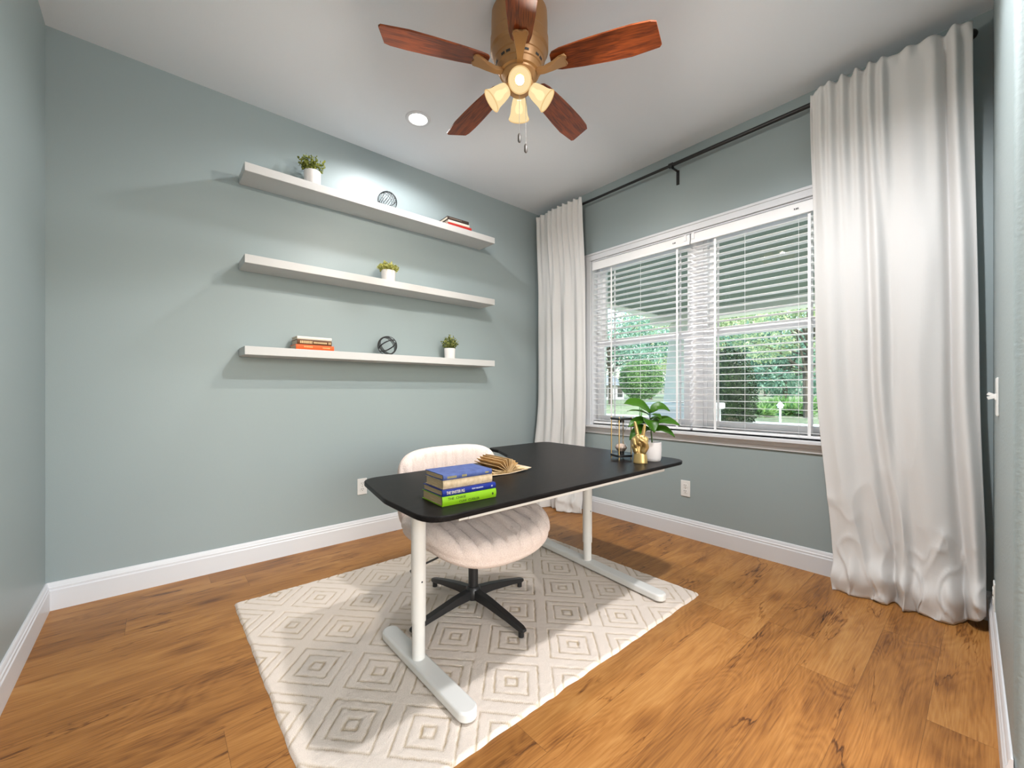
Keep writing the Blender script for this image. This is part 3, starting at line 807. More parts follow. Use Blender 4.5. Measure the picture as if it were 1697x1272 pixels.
# open book, fanned pages
ob = thing('open_book', 'old cream paperback lying open with fanned out yellowed pages', 'book', (1.405,1.645,DZ+.001), R_(-2))
cv = MB()
def cover_f(u, v):
    x = lerp(-.118,.150,u); z = .001+.012*abs((x)/.13)**1.4*(1 if x > 0 else .35)
    return Vector((x, .225*v, z))
cv.grid(16, 1, cover_f)
co = cv.build('cover', noisecol('aged_cover', srgb(170,152,128), srgb(196,180,158), 20, .7), ob, recalc=False)
s_ = co.modifiers.new('s', 'SOLIDIFY'); s_.thickness = .0022; s_.offset = 1
OPG = noisecol('yellowed_pages', srgb(172,136,86), srgb(204,176,134), 30, .85, (1,.3,1))
pg = MB(); random.seed(3)
def page(a, Lp, curl, x0, z0, th=.0008):
    def pf(u, v):
        x = z = 0.; n = 8
        for k in range(n):
            aa = a-curl*(k+.5)/n*u
            x += math.cos(aa)*u*Lp/n; z += math.sin(aa)*u*Lp/n
        return Vector((x0+x, .003+.216*v, max(z0, z0+z)))
    pg.grid(8, 3, pf)
for i, (a, Lp, cu) in enumerate(((158,.090,-.25),(146,.084,-.15),(133,.079,-.10),(119,.075,-.06),(105,.073,0),(91,.072,.05),(77,.071,.10),(62,.070,.16),(46,.070,.22),(30,.072,.30))):
    page(R_(a), Lp, cu, .010*(i/9-.5), .006)                      # clumps of leaves fanned out in the middle
for i in range(3): page(R_(175-5*i), .108-.005*i, -.30-.10*i, -.004, .0050+.004*i)
for i in range(2): page(R_(4+7*i), .124-.005*i, .30+.10*i, .004, .0090+.004*i)
po = pg.build('pages', OPG, ob, recalc=False, smooth=False)
s_ = po.modifiers.new('s', 'SOLIDIFY'); s_.thickness = .0030; s_.offset = 0

# ------------------------------------------------------------------ hourglass
hg = thing('hourglass', 'hourglass with pale sand between black plates on thin brass rods', 'hourglass', (2.262,1.552,DZ+.0005), R_(-22))
def sq(z0, z1, h, name):
    MB().prism(rounded([(-h,-h),(h,-h),(h,h),(-h,h)], [.012]*4, 5), z0, z1).build(name, M['black_metal'], hg, bev=.002)
HH = .262
sq(.016,.030,.052,'base_plate'); sq(HH-.012,HH,.052,'top_plate')
for sx in (-1,1):
    for sy in (-1,1):
        MB().cyl((sx*.044,sy*.044,0),(sx*.044,sy*.044,HH+.006),.0034,n=10).build('rod', M['brass'], hg)
for z0, z1, nm in ((.030,.052,'lower_cup'),(HH-.030,HH-.012,'upper_cup')):
    MB().cyl((0,0,z0),(0,0,z1),.020,.019,n=24).build(nm, M['black_metal'], hg)
gp = []
zc = (.050+HH-.030)/2; half = (HH-.030-.050)/2
for k in range(25):
    t = -1+2*k/24
    r = .005+.039*(min(1,abs(t)*1.25)**1.15)*(1-.50*sstep(.68,1.,abs(t)))
    gp.append((r, zc+half*t))
MB().lathe(gp, 28).build('glass_bulb', M['clear_glass'], hg, ang=180)
sd = [(0,.0515)]+[(r*.95, z) for r, z in gp if .050 < z < .088]
sd += [(sd[-1][0]*.5, sd[-1][1]+.006),(0, sd[-1][1]+.009)]
MB().lathe(sd, 24).build('sand', M['sand'], hg, ang=180)

# ------------------------------------------------------------------ golden hand
hd = thing('hand_sculpture', 'gold hand sculpture making a peace sign on the desk corner', 'sculpture', (2.212,1.383,DZ), R_(-58))
hb = MB()
def chain(pts, n=7):
    for (p, r), (q, s) in zip(pts[:-1], pts[1:]):
        for k in range(n+1):
            t = k/n; hb.ico(Vector(p).lerp(Vector(q), t), lerp(r, s, t), 2)
# wrist base
hb.lathe([(0,0.),(.041,0.),(.042,.004),(.0405,.02),(.038,.045),(.035,.06),(0,.06)], 28, Matrix.Diagonal((1,.78,1,1)))
# palm slab
for x, z0, z1, r in ((-.030,.075,.138,.021),(-.012,.060,.150,.024),(.010,.060,.150,.024),(.028,.078,.142,.021)):
    chain([((x*.75,.004,z0),r),((x,.004,z1),r)], 9)
# raised fingers: middle (viewer's left, taller) and index
chain([((-.012,.002,.150),.0135),((-.019,-.001,.186),.0120),((-.026,-.002,.220),.0108),((-.030,-.004,.243),.0088)])
chain([((.014,.002,.148),.0130),((.018,-.001,.180),.0116),((.022,-.002,.208),.0104),((.025,-.004,.227),.0085)])
# ring and little finger folded onto the palm
chain([((-.016,-.004,.158),.0140),((-.012,-.030,.154),.0128),((-.006,-.036,.128),.0118),((.0,-.029,.113),.0100)])
chain([((-.036,-.002,.142),.0130),((-.035,-.027,.140),.0118),((-.030,-.033,.118),.0108),((-.024,-.028,.104),.0092)])
# thenar and thumb crossing
chain([((.018,-.012,.075),.0200),((.032,-.016,.100),.0195),((.030,-.030,.124),.0145),((.012,-.042,.140),.0118),((.0,-.047,.146),.0095)])
chain([((-.026,-.010,.076),.0180),((-.034,-.012,.100),.0170)])
ho = hb.build('hand', M['gold'], hd, ang=180, recalc=False)
rm = ho.modifiers.new('remesh', 'REMESH'); rm.mode = 'VOXEL'; rm.voxel_size = .0022; rm.use_smooth_shade = True
s_ = ho.modifiers.new('smooth', 'SMOOTH'); s_.iterations = 3; s_.factor = .5

# ------------------------------------------------------------------ fiddle leaf plant (local x = right of view, y = away)
fp = thing('potted_fiddle_leaf', 'broad leaved green plant in a white ribbed pot on the desk corner', 'potted plant', (2.355,1.388,DZ+.0005), R_(-40.8))
pt_ = MB(); nseg = 72
prf = [(0,0),(.046,0),(.049,.004),(.0525,.02),(.0545,.07),(.0545,.114),(.0515,.116),(.049,.112),(.048,.095),(0,.095)]
prev = None
for r, z in prf:
    if r == 0: cur = pt_.verts([(0,0,z)])
    else: cur = pt_.verts([((r+(.0008*(i%2) if .01 < z < .112 else 0))*math.cos(2*PI*i/nseg), (r+(.0008*(i%2) if .01 < z < .112 else 0))*math.sin(2*PI*i/nseg), z) for i in range(nseg)])
    if prev:
        if len(prev) == 1:
            for i in range(nseg): pt_.bm.faces.new((prev[0], cur[(i+1)%nseg], cur[i]))
        elif len(cur) == 1:
            for i in range(nseg): pt_.bm.faces.new((prev[i], prev[(i+1)%nseg], cur[0]))
        else: pt_.bridge(prev, cur)
    prev = cur
pt_.build('pot', M['pot_ribbed'], fp, ang=50)
MB().cyl((0,0,.094),(0,0,.100),.047,n=28).build('soil', M['soil'], fp)
k_ = .0038
def P(u, v, y=0.): return Vector(((u-1083)*k_, y, (765-v)*k_-.005))
MB().tube([(0,0,.095),P(1081,715),P(1080,700,.005),P(1079,686,0)], [.005,.0045,.004,.0025], 8).build('stem', M['stem'], fp)
def big_leaf(b, m_, t, w, tilt, cup=.25):
    """b base, m_ mid control, t tip; tilt rolls the blade about its axis"""
    lf = MB(); n = 14; q = 6
    pts = []; 
    for i in range(n+1):
        s = i/n; pts.append(b*(1-s)**2+m_*2*s*(1-s)+t*s*s)
    g = []
    for i, p in enumerate(pts):
        d = (pts[min(i+1,n)]-pts[max(i-1,0)]).normalized()
        sd = d.cross(Vector((0,math.sin(tilt),math.cos(tilt)))).normalized(); up = sd.cross(d).normalized()
        s = i/n
        ww = w*.60*(math.sin(PI*min(1,max(.02,s)**.80*1.02 if s < .98 else 1.))**.75*(.62+.48*s) if 0 < s < 1 else .02)
        row = []
        for j in range(-q, q+1):
            e = j/q
            rip = .05*w*math.sin(s*16+e*1.5)*abs(e)
            row.append(lf.bm.verts.new(p+sd*ww*e+up*(cup*abs(e)**1.5*ww+rip*.5)))
        g.append(row)
    for i in range(n):
        for j in range(2*q): lf.bm.faces.new((g[i][j],g[i][j+1],g[i+1][j+1],g[i+1][j]))
    o = lf.build('leaf', M['fiddle'], fp, ang=180, recalc=False)
    s_ = o.modifiers.new('s', 'SOLIDIFY'); s_.thickness = .0009
T = R_
big_leaf(P(1080,687), P(1062,664,-.01), P(1033,671,-.04), .090, T(-38))
big_leaf(P(1081,686), P(1090,666,.0), P(1110,683,-.02), .064, T(-42))
big_leaf(P(1080,690,.01), P(1064,680,.04), P(1046,684,.06), .055, T(-5))
big_leaf(P(1079,689), P(1085,686,-.05), P(1089,694,-.09), .050, T(-15))
big_leaf(P(1081,703), P(1102,692,-.01), P(1125,706,-.03), .075, T(-35))
big_leaf(P(1080,702), P(1062,692,-.01), P(1041,709,-.03), .070, T(-35))
big_leaf(P(1080,699), P(1074,690,-.05), P(1078,716,-.095), .095, T(-10))
big_leaf(P(1081,716), P(1100,704,-.01), P(1117,725,-.03), .062, T(-35))
big_leaf(P(1081,712,.01), P(1094,704,.03), P(1106,714,.05), .058, T(-10))
big_leaf(P(1080,714), P(1062,704,-.01), P(1043,730,-.03), .068, T(-40))
big_leaf(P(1081,698,.01), P(1094,690,.03), P(1105,697,.05), .05, T(0))

for o in [o for o in bpy.data.objects if not o.parent and (o.get('group') == DSK or o.name in ('open_book','hourglass','hand_sculpture','potted_fiddle_leaf'))]:
    o.location = (o.location.x*DK, o.location.y*DK, DT+(o.location.z-DZ)*DK); o.scale = (DK,DK,DK)
# ------------------------------------------------------------------ small potted plants on the shelves
def herb(label, loc, pr, ph, sprd, top, m, nst, lsz, seed, droop=0.):
    random.seed(seed)
    r = thing('potted_herb', label, 'potted plant', loc, 0, 'small potted plants on the shelves')
    MB().lathe([(0,0),(pr*.90,0),(pr*.94,.003),(pr,ph*.95),(pr,ph),(pr*.93,ph),(pr*.91,ph*.8),(0,ph*.8)], 32).build('pot', M['pot'], r, ang=50)
    st = MB(); lf = MB()
    for i in range(nst):
        a = random.uniform(0,2*PI); q = math.sqrt(random.random())
        rb = q*pr*.7; e = Vector((math.cos(a)*q*sprd, math.sin(a)*q*min(sprd,.075), ph+(top-ph)*random.uniform(.45,1.)*(1-.45*q*q)-droop*q*q))
        b = Vector((math.cos(a)*rb, math.sin(a)*rb, ph*.8))
        c = b.lerp(e,.5)+Vector((0,0,.012))
        P_ = [b*(1-s)**2+c*2*s*(1-s)+e*s*s for s in (0,.33,.66,1)]
        st.tube(P_, .0008, 4)
        for s in range(9):
            t = random.uniform(.25,1); p = b*(1-t)**2+c*2*t*(1-t)+e*t*t
            d = Vector((random.gauss(0,1),random.gauss(0,1),random.gauss(.3,.8)))
            nrm = Vector((random.gauss(0,1),random.gauss(0,1),random.gauss(.8,.6)))
            if d.cross(nrm).length < .01: continue
            L = lsz*random.uniform(.7,1.3); lf.leaf(p, d, nrm, L, L*.75, .2)
    st.build('stems', M['stem'], r)
    o = lf.build('leaves', m, r, smooth=False, recalc=False); o['kind'] = 'stuff'
    return r
herb('white pot of bushy olive green sprigs on the top shelf', (.800,2.965,SHZ[2]+.0005), .052,.110,.085,.235, M['herb'], 75, .016, 11)
herb('white pot of pale yellow green sprigs alone on the middle shelf', (1.333,2.965,SHZ[1]+.0005), .052,.092,.085,.172, M['herb_pale'], 70, .017, 12, .01)
herb('small white pot with rounded leafy bush on the lowest shelf', (1.872,2.965,SHZ[0]+.0005), .046,.088,.072,.205, M['herb_dark'], 70, .016, 13)

# ------------------------------------------------------------------ wire orbs
def orb(label, loc, r, rings, name='wire_orb'):
    root = thing(name, label, 'ornament', loc, 0, 'black metal orbs on the shelves')
    for (ax, off, w, t, flat) in rings:
        ax = Vector(ax).normalized(); e1 = ax.orthogonal().normalized(); e2 = ax.cross(e1)
        rr = math.sqrt(max(1e-6, r*r-off*off))
        mb = MB(); n = 56; prev = None; first = None
        for k in range(n):
            a = 2*PI*k/n; d = e1*math.cos(a)+e2*math.sin(a); c = Vector((0,0,r))+ax*off
            cur = mb.verts([c+d*(rr-t)-ax*w/2, c+d*rr-ax*w/2, c+d*rr+ax*w/2, c+d*(rr-t)+ax*w/2])
            if prev: mb.bridge(prev, cur)
            else: first = cur
            prev = cur
        mb.bridge(prev, first)
        mb.build('metal_ring', M['wire'], root, ang=50)
    return root
rg = [((.35,1,.1),0,.008,.004,0)]
rg += [((.75,.3,.55),d,.0024,.0024,0) for d in (-.03,-.015,0,.015,.03)] + [((-.70,.3,.60),d,.0024,.0024,0) for d in (-.03,-.015,0,.015,.03)] + [((.1,.35,1),.022,.003,.003,0)]
orb('round black wire orb woven of many thin rings on the top shelf', (1.325,2.965,SHZ[2]+.0005), .071, rg)
rg = [((.25,1,.25),.0,.011,.004,0),((.75,.75,-.15),.0,.010,.004,0),((.80,.35,.50),-.012,.003,.003,0),((.80,.35,.50),-.004,.003,.003,0),((.80,.35,.50),.004,.003,.003,0),((.80,.35,.50),.012,.003,.003,0),((-.3,.5,.85),.0,.008,.004,0)]
orb('open black banded metal orb on the lowest shelf', (1.325,2.965,SHZ[0]+.0005), .072, rg)

# ------------------------------------------------------------------ outlets and switch
def outlet(label, loc, rz):
    """face toward local -y"""
    r = thing('wall_outlet', label, 'outlet', loc, rz, 'duplex wall outlets')
    MB().box((-.036,-.006,-.060),(.036,0,.060)).build('cover_plate', M['plate'], r, smooth=False, bev=.004, seg=3)
    for s in (-1,1):
        o = MB().prism(rounded([(-.017,-.015),(.017,-.015),(.017,.015),(-.017,.015)], [.008]*4, 4), 0, .0025)
        for v in o.bm.verts: v.co = Vector((v.co.x, -.006-v.co.z, v.co.y+s*.0215))
        so = o.build('socket', M['plate'], r, bev=.0005)
        sl = MB()
        for x in (-.007,.006): sl.box((x-.0012,-.0092,s*.0215-.001),(x+.0012,-.0082,s*.0215+.009))
        sl.cyl((0,-.0092,s*.0215-.008),(0,-.0082,s*.0215-.008),.0024,n=10)
        sl.build('slots', M['slot'], so, smooth=False)
    MB().cyl((0,-.0068,0),(0,-.0055,0),.003,n=10).build('screw', M['chain'], r)
outlet('white duplex wall outlet on the shelf wall behind the desk corner', (1.181,YB,.383), 0)
outlet('white duplex wall outlet under the window, right of the desk', (XW,1.512,.364), R_(-90))
outlet('white duplex wall outlet low on the right hand wall', (2.80,nwy(2.80),.197), R_(180+1.43))
sw = thing('light_switch', 'white double toggle light switch plate on the right hand wall', 'switch', (2.50,nwy(2.50),1.076), R_(180+1.43))
MB().box((-.060,-.007,-.075),(.060,0,.075)).build('cover_plate', M['plate'], sw, smooth=False, bev=.004, seg=3)
for x in (-.024,.024):
    t = MB().box((x-.005,-.006,-.012),(x+.005,-.010,.012))
    t.box((-.0045,-.024,-.006),(.0045,0,.006), Matrix.Translation((x,-.007,.002)) @ Matrix.Rotation(R_(-28 if x < 0 else 20), 4, 'X'))
    t.build('toggle', M['plate'], sw, smooth=False, bev=.001)

# ------------------------------------------------------------------ recessed light
def can(x, y, label):
    c = thing('recessed_light', label, 'ceiling light', (x,y,H))
    MB().lathe([(.058,-.002),(.062,-.006),(.080,-.005),(.084,0.),(.058,0.)], 40).build('trim_ring', M['trim'], c)
    MB().lathe([(0,-.003),(.058,-.003),(.058,-.0005),(0,-.0005)], 40).build('lens', M['can_lens'], c)
can(1.343,2.52, 'round lit recessed ceiling light over the shelves')

def lamp(name, kind, loc, energy, col, size=.05, rot=(0,0,0), **kw):
    l = bpy.data.lights.new(name, kind); l.energy = energy; l.color = col
    if kind == 'AREA': l.size = size
    else: l.shadow_soft_size = size
    for k, v in kw.items(): setattr(l, k, v)
    o = bpy.data.objects.new(name, l); COL.objects.link(o); o.location = loc; o.rotation_euler = rot
    return o
# ------------------------------------------------------------------ ceiling fan
FX, FY, FZ = 1.333, 1.49, 2.65
fan = thing('ceiling_fan', 'ceiling fan with five reddish wood blades and four lit glass shades', 'ceiling fan', (FX,FY,H))
zb = FZ-H                                            # blade plane, local
MB().lathe([(0,0),(.125,0),(.133,-.016),(.135,-.06),(.135,-.135),(.139,-.142),(.139,-.196),(.134,-.203),(.1305,-.207),(.128,-.217),(.1215,-.243),(.1175,-.246),(.1160,-.252),(.1085,-.277),(.1040,-.280),(.1020,-.286),(.0960,-.302),(.086,-.306),(.084,-.313),(.066,-.330),(0,-.330)], 56).build('motor_housing', M['fan_metal'], fan, ang=20)
for k in range(24):
    if k % 3 == 2: continue
    Mz = Matrix.Rotation(2*PI*k/24+.1, 4, 'Z') @ Matrix.Translation((.1125,0,-.2645)) @ Matrix.Rotation(R_(17), 4, 'Y')
    v = MB().box((-.001,-.010,-.0045),(.0012,.010,.0045)); vo = v.build('vent_slot', M['slot'], fan, smooth=False); vo.matrix_local = Mz
MB().lathe([(0,-.325),(.062,-.325),(.058,-.335),(.060,-.345),(.070,-.352),(.068,-.366),(.045,-.388),(.018,-.396),(0,-.398)], 40).build('light_kit_hub', M['fan_metal'], fan, ang=35)
blade_out = [(.155,.040),(.20,.052),(.30,.062),(.42,.069),(.52,.071),(.60,.066),(.632,.058),(.645,.044)]
for k in range(5):
    a = R_(13.4+72*k)
    Mz = Matrix.Rotation(a, 4, 'Z'); Mt = Mz @ Matrix.Translation((0,0,zb)) @ Matrix.Rotation(R_(-11), 4, 'X')
    b = MB(); pol = [(x,-w) for x, w in blade_out]+[(.640,.052),(.600,.0625)][::-1][:0]+[(.640,.05),(.615,.060),(.60,.064)]+[(x,w) for x, w in reversed(blade_out[:-3])]
    pol = [(.155,-.030),(.165,-.042),(.20,-.052),(.30,-.062),(.42,-.069),(.52,-.072),(.595,-.069),(.622,-.060),(.648,.046),(.640,.058),(.52,.072),(.42,.069),(.30,.062),(.20,.052),(.165,.042),(.155,.030)]
    b.prism(pol, -.004, .004)
    bo = b.build('blade', M['blade'], fan, ang=40, bev=.001)
    bo.matrix_local = Mt
    Mi = Mt.inverted() @ Mz
    ir = MB()
    path = [(.085,0,zb-.030),(.12,0,zb-.034),(.16,0,zb-.026),(.195,0,zb-.014),(.225,0,zb-.010)]
    prev = None
    for (x,y,z), w, h in zip(path, (.016,.014,.020,.030,.034), (.010,.010,.009,.007,.005)):
        cur = ir.verts([Mi @ Vector(p) for p in ((x,-w,z-h),(x,w,z-h),(x,w,z+h),(x,-w,z+h))])
        if prev: ir.bridge(prev, cur)
        else: ir.cap(cur, True)
        prev = cur
    ir.cap(prev)
    for sg in (-1,1):
        ir.tube([Mi @ Vector((.212+.016*math.cos(t),sg*.018+sg*.014*math.sin(t),zb-.012)) for t in [i*PI/5-PI/2 for i in range(9)]], .005, 6)
    ir.build('blade_iron', M['fan_metal'], bo, ang=50, bev=.002)
for k in range(4):
    a = R_(49.2+90*k+180)
    Mz = Matrix.Rotation(a, 4, 'Z')
    ctr = Vector((.047,0,-.360)); til = R_(38)
    Ms = Mz @ Matrix.Translation(ctr) @ Matrix.Rotation(PI/2+til-R_(0), 4, 'Y')   # local z runs out along the shade axis
    ax = (Ms.to_3x3() @ Vector((0,0,1)))
    if ax.z > 0: Ms = Mz @ Matrix.Translation(ctr) @ Matrix.Rotation(PI/2+til, 4, 'Y')
    Ms = Ms @ Matrix.Scale(.88, 4)
    arm = MB().cyl(Ms @ Vector((0,0,-.02)), Ms @ Vector((0,0,.022)), .020, .024, 20)
    sh = MB().lathe([(.026,.015),(.034,.022),(.040,.040),(.045,.065),(.048,.090),(.052,.108),(.0585,.122),(.0585,.127),(.055,.127),(.050,.112),(.045,.090),(.041,.062),(.036,.040),(.028,.024)], 36, Ms)
    so = sh.build('lamp_shade', M['shade'], fan, ang=60)
    MB().tube([Ms @ Vector((.0575*math.cos(q*PI/18),.0575*math.sin(q*PI/18),.126)) for q in range(36)], .0028, 6, closed=True).build('shade_rim', M['shade_rim'], so)
    arm.build('socket', M['fan_metal'], so, ang=40)
    MB().lathe([(0,.020),(.011,.022),(.012,.045),(.020,.062),(.023,.078),(.018,.094),(0,.100)], 20, Ms).build('bulb', M['bulb'], so, ang=180)
    p = Vector((FX,FY,H))+Ms @ Vector((0,0,.105))
    lo = lamp('fan_lamp', 'SPOT', p, 15.5, (1.,.91,.80), .022, spot_size=R_(152), spot_blend=.45)
    lo.rotation_euler = (Ms.to_3x3() @ Vector((0,0,1))).to_track_quat('-Z','Y').to_euler()
for (dx, dy, L, nm) in ((.0,-.012,.205,1),(.032,.022,.235,2)):
    q = Vector((dx*math.sin(R_(49.2))+dy*math.cos(R_(49.2)), -dx*math.cos(R_(49.2))+dy*math.sin(R_(49.2)), -.385))
    c = MB().cyl(q, q-Vector((0,0,L)),   .0009, n=6)
    co = c.build('pull_chain', M['chain'], fan)
    MB().lathe([(0,0),(.004,-.002),(.0085,-.012),(.0085,-.038),(.005,-.044),(0,-.046)], 14, Matrix.Translation(q-Vector((0,0,L)))).build('pull_knob', M['knob'], co)

# ------------------------------------------------------------------ outside
GZ = -.20
tag(MB().box((XW+.16,-60,GZ-.1),(150,110,GZ)).build('lawn', M['lawn'], smooth=False), 'sunlit lawn beyond the porch', 'lawn', kind='structure')
struct('driveway', MB().box((15.5,-22,GZ),(19,22,GZ+.02)), M['concrete'], 'pale concrete driveway beyond the porch', 'driveway', smooth=False)
PX, PZ = 6.2, 2.335
struct('porch_floor', MB().box((XW+.16,-6,GZ),(PX+.70,4.2,-.05)), M['concrete'], 'concrete porch slab', 'porch', smooth=False)
struct('porch_ceiling', MB().box((XW+.16,-6,PZ),(PX+.3,3.72,PZ+.1)), M['porch_paint'], 'dark grey green porch ceiling', 'porch ceiling', smooth=False)
pb = MB(); pb.box((PX,-6,PZ-.155),(PX+.24,3.70,PZ-.001)); pb.box((XW+.17,3.55,PZ-.02),(PX,3.72,PZ-.001))
struct('porch_beam', pb, M['siding'], 'cream porch beam', 'beam', smooth=False)
struct('porch_roof', MB().box((XW+.16,-6,PZ+.1),(PX+.6,4.1,PZ+.25)), M['roof'], smooth=False)
cc = (PX+.22, 3.22)
pc = thing('porch_column', 'tapered cream porch column standing on a white brick pier', 'column', (cc[0],cc[1],-.05))
q = MB(); a = q.verts([(-.235,-.235,.98),(.235,-.235,.98),(.235,.235,.98),(-.235,.235,.98)]); b = q.verts([(-.16,-.16,PZ-.108),(.16,-.16,PZ-.108),(.16,.16,PZ-.108),(-.16,.16,PZ-.108)])
q.bridge(a,b); q.cap(a,True); q.cap(b); q.build('shaft', M['siding'], pc, smooth=False, bev=.01)
MB().box((-.40,-.40,0),(.40,.40,.86)).build('brick_pier', M['brick'], pc, smooth=False)
MB().box((-.45,-.45,.86),(.45,.45,.96)).build('pier_cap', M['concrete'], pc, smooth=False, bev=.02)

def blob_leaves(mb, c, rad, n, L, W, shell=.55, flat=0., seed=0):
    rnd = random.Random(seed)
    for i in range(n):
        while True:
            d = Vector((rnd.gauss(0,1),rnd.gauss(0,1),rnd.gauss(0,1)))
            if d.length > .01: break
        d.normalize(); r = shell+(1-shell)*rnd.random()**.5
        p = Vector(c)+Vector((d.x*rad[0]*r, d.y*rad[1]*r, d.z*rad[2]*r))
        dr = Vector((rnd.gauss(0,1),rnd.gauss(0,1),rnd.gauss(-.2,.7)))+d*.5
        nr = d+Vector((rnd.gauss(0,.6),rnd.gauss(0,.6),rnd.gauss(.3,.6)))
        if dr.cross(nr).length < .05: continue
        l = L*rnd.uniform(.6,1.4); mb.leaf(p, dr, nr, l, W*l/L, .15)
def at_(u, t):
    A_ = R_(49.2); xr = (u-848.5)/687.5
    return Vector((xr*math.sin(A_)+math.cos(A_), -xr*math.cos(A_)+math.sin(A_), 0))*t
def shrub(name, label, cat, loc, rad, n, L, m, seed, group=None, core=.78, lift=0.):
    r = thing(name, label, cat, loc, 0, group)
    ic = MB(); ic.sphere((0,0,rad[2]+lift),1., 20, 14, (rad[0]*core,rad[1]*core,rad[2]*core))
    for v in ic.bm.verts: v.co += Vector((v.co.x,v.co.y,0)).normalized()*.04*mnoise.noise(v.co*3) if v.co.xy.length > .01 else Vector((0,0,0))
    ic.cyl((0,0,0),(0,0,rad[2]*.5+lift),.06)
    ic.build('inner_foliage', M[m], r, ang=180)
    lf = MB(); blob_leaves(lf, (0,0,rad[2]+lift), rad, n, L, L*.6, .80, seed=seed)
    o = lf.build('foliage', M[m], r, smooth=False, recalc=False); o['kind'] = 'stuff'
    return r
p = at_(1206, 9.0); shrub('topiary_shrub', 'dark clipped egg shaped shrub close behind the porch column', 'shrub', (p.x,p.y,GZ), (.56,.56,1.13), 9000, .05, 'topiary', 1)
p = at_(1062, 17.0); shrub('round_shrub', 'bushy mid green standard shrub seen through the left window', 'shrub', (p.x,p.y,GZ), (.86,.86,.80), 7000, .08, 'hedge', 2, lift=.95)
# low palmetto clumps behind the drive
for i, (u, t, s) in enumerate(((1258,21,.58),(1288,24.5,.85),(1322,21.5,.60),(1352,25.5,.9))):
    p = at_(u, t); r = thing('palmetto_plant', 'spiky low green plant beyond the driveway', 'plant', (p.x,p.y,GZ), 0, 'palmetto plants beyond the driveway')
    rnd = random.Random(i+40); lf = MB()
    for k in range(520):
        a = rnd.uniform(0,2*PI); e = rnd.uniform(.15,1.45); L = s*rnd.uniform(.7,1.25)
        d = Vector((math.cos(a)*math.cos(e),math.sin(a)*math.cos(e),math.sin(e)))
        b = Vector((rnd.uniform(-.8,.8),rnd.uniform(-.8,.8),0))*s
        lf.leaf(b+d*.1, d, Vector((0,0,1))+Vector((rnd.gauss(0,.4),rnd.gauss(0,.4),0)), L, .10, .35)
    o = lf.build('fronds', M['palm'], r, smooth=False, recalc=False); o['kind'] = 'stuff'
for i, o in enumerate([o for o in bpy.data.objects if o.name.startswith('palmetto_plant')]):
    o['label'] = ['spiky low green plant just right of the clipped dark shrub', 'spiky low green plant right behind the white lantern post', 'spiky low green plant right of the white lantern post', 'spiky low green plant partly hidden by the near curtain edge'][i]
    del o['group']; o['group'] = 'palmetto plants beyond the driveway'

def tree(label, u, t, h, crown, m, nb, nl, L, seed, tr=.16, lowest=.35, group='trees beyond the lawn'):
    rnd = random.Random(seed); p = at_(u, t)
    r = thing('garden_tree', label, 'tree', (p.x,p.y,GZ), 0, group)
    tk = MB(); lf = MB()
    tk.tube([(0,0,0),(.1*rnd.uniform(-1,1),.1*rnd.uniform(-1,1),h*.3),(.3*rnd.uniform(-1,1),.3*rnd.uniform(-1,1),h*.62)], [tr,tr*.8,tr*.5], 10)
    for i in range(nb):
        a = rnd.uniform(0,2*PI); q = math.sqrt(rnd.random())
        c = Vector((math.cos(a)*q*crown, math.sin(a)*q*crown, h*lerp(lowest,1.,rnd.random()*(1-.25*q))))
        s = Vector((0,0,h*rnd.uniform(.25,.6)))
        tk.tube([s, s.lerp(c,.5)+Vector((0,0,.3)), c], [tr*.35,tr*.22,tr*.08], 6)
        rr = crown*rnd.uniform(.26,.42)
        blob_leaves(lf, c, (rr,rr,rr*.62), int(nl*1.9), L*.72, L*.40, .35, seed=seed*100+i)
    tk.build('trunk', M['bark'], r)
    o = lf.build('foliage', M[m], r, smooth=False, recalc=False); o['kind'] = 'stuff'
tree('dense blue green tree right of the clipped dark shrub', 1302, 33, 7.4, 4.0, 'tree_teal', 34, 190, .35, 21, .2, .18)
tree('airy light green tree above the clipped dark shrub', 1205, 45, 12.2, 5.4, 'tree_green', 34, 150, .44, 22, .2, .30)
tree('light green tree with a dark trunk near the curtain edge', 1338, 20, 7.5, 2.8, 'tree_green', 20, 130, .24, 23, .17, .42)
tree('tall blue green tree at the left of the left window', 1012, 40, 10.5, 5.0, 'tree_teal', 28, 140, .36, 24, .22, .28)
tree('pale green tree above the round shrub', 1078, 60, 16.5, 6.4, 'tree_green', 30, 130, .52, 25, .25, .25)
tree('distant blue green tree behind the column', 1150, 78, 18., 8.5, 'tree_teal', 34, 150, .64, 26, .25, .12)
tree('distant light tree at the right edge of the window', 1380, 54, 14.5, 7.0, 'tree_green', 36, 150, .50, 27, .25, .10)
tree('wide distant tree closing the view behind the lantern post', 1268, 100, 21., 13., 'tree_teal', 40, 180, .90, 28, .3, .06)
# neighbour's house
p = at_(1017, 58)
nh = thing('neighbour_house', 'small pale grey house far across the street', 'house', (p.x,p.y,GZ), R_(49.2-90+14))
MB().box((-2.2,0,0),(1.6,5,2.1)).build('wall', M['house'], nh, smooth=False)
rf = MB(); a = rf.verts([(-2.6,-.5,2.05),(2.0,-.5,2.05),(2.0,5.5,2.05),(-2.6,5.5,2.05)]); b = rf.verts([(-1.6,2.2,3.5),(1.0,2.2,3.5),(1.0,2.8,3.5),(-1.6,2.8,3.5)])
rf.bridge(a,b); rf.cap(a,True); rf.cap(b); rf.build('roof', M['roof'], nh, smooth=False)
for x in (-1.7,.6): MB().box((x,-.03,.4),(x+.75,.02,1.9)).build('window', M['dark_glass'], nh, smooth=False)
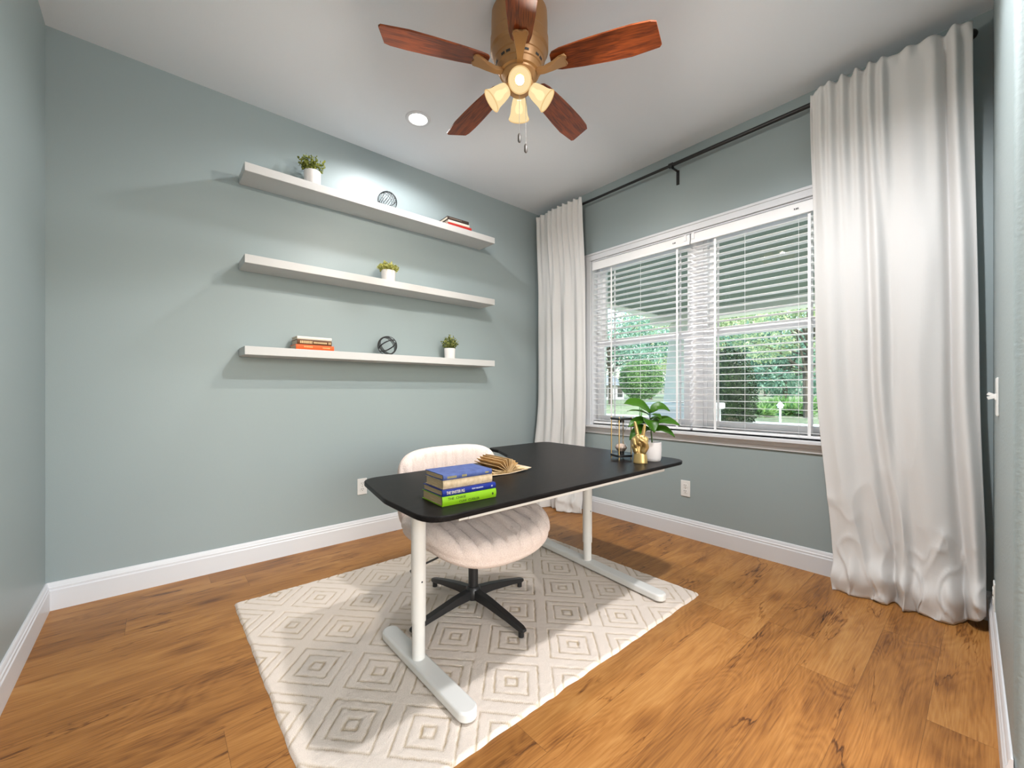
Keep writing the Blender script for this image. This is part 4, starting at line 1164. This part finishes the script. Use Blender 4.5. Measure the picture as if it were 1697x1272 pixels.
# lantern post
p = at_(1293, 16.9)
lp = thing('lantern_post', 'short white lantern post at the driveway edge', 'lamp post', (p.x,p.y,GZ+.02))
MB().cyl((0,0,0),(0,0,.58),.045,.04,12).build('post', M['trim'], lp)
MB().lathe([(0,.56),(.10,.57),(.11,.66),(.15,.67),(0,.86)], 12).build('lantern_head', M['trim'], lp)

# ------------------------------------------------------------------ light
wd = bpy.data.worlds.new('sky'); SC.world = wd; wd.use_nodes = True; nt = wd.node_tree
sky = node(nt, 'ShaderNodeTexSky'); sky.sky_type = 'NISHITA'; sky.sun_disc = False; sky.sun_elevation = R_(42); sky.sun_rotation = R_(200); sky.air_density = 1.2; sky.dust_density = 2.5
bgn = nt.nodes['Background']; nt.links.new(sky.outputs[0], bgn.inputs[0]); bgn.inputs[1].default_value = .42
sun = lamp('sun', 'SUN', (20,-10,20), 3.4, (1.,.95,.86), .01); sun.rotation_euler = Vector((-.62,.22,-.75)).to_track_quat('-Z','Y').to_euler()

lamp('can_lamp', 'SPOT', (1.343,2.52,H-.012), 29., (.98,.98,1.), .050, spot_size=R_(164), spot_blend=.35)
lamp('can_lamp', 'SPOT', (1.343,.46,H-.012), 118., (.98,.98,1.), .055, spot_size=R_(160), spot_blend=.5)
lamp('hall_fill_panel', 'AREA', (.35,-3.22,1.35), 36., (.86,.94,1.), 3.0, rot=(R_(90),0,0), shape='RECTANGLE', size_y=2.2)  # added soft fill from behind the camera, no real window there
lamp('hall_fill_disk', 'AREA', (.3,-1.7,H-.02), 14., (1.,.97,.93), .5, shape='DISK')  # added overhead fill behind the camera, not a known fixture

# ------------------------------------------------------------------ camera
cd = bpy.data.cameras.new('camera'); cam = bpy.data.objects.new('camera', cd); COL.objects.link(cam)
cd.sensor_fit = 'HORIZONTAL'; cd.sensor_width = 36; cd.lens = 687.5/1697*36; cd.shift_y = 11/1697; cd.clip_start = .02; cd.clip_end = 300
cam.location = (0,0,1.1); cam.rotation_euler = (PI/2,0,R_(49.2-90)); SC.camera = cam

vs = SC.view_settings; vs.view_transform = 'Standard'; vs.look = 'None'; vs.gamma = 1; vs.exposure = 1.0; vs.use_curve_mapping = False
cy = SC.cycles; cy.use_denoising = True; cy.max_bounces = 10; cy.diffuse_bounces = 5; cy.glossy_bounces = 4; cy.transparent_max_bounces = 24; cy.transmission_bounces = 6
cy.sample_clamp_indirect = 6.; cy.caustics_reflective = False; cy.caustics_refractive = False
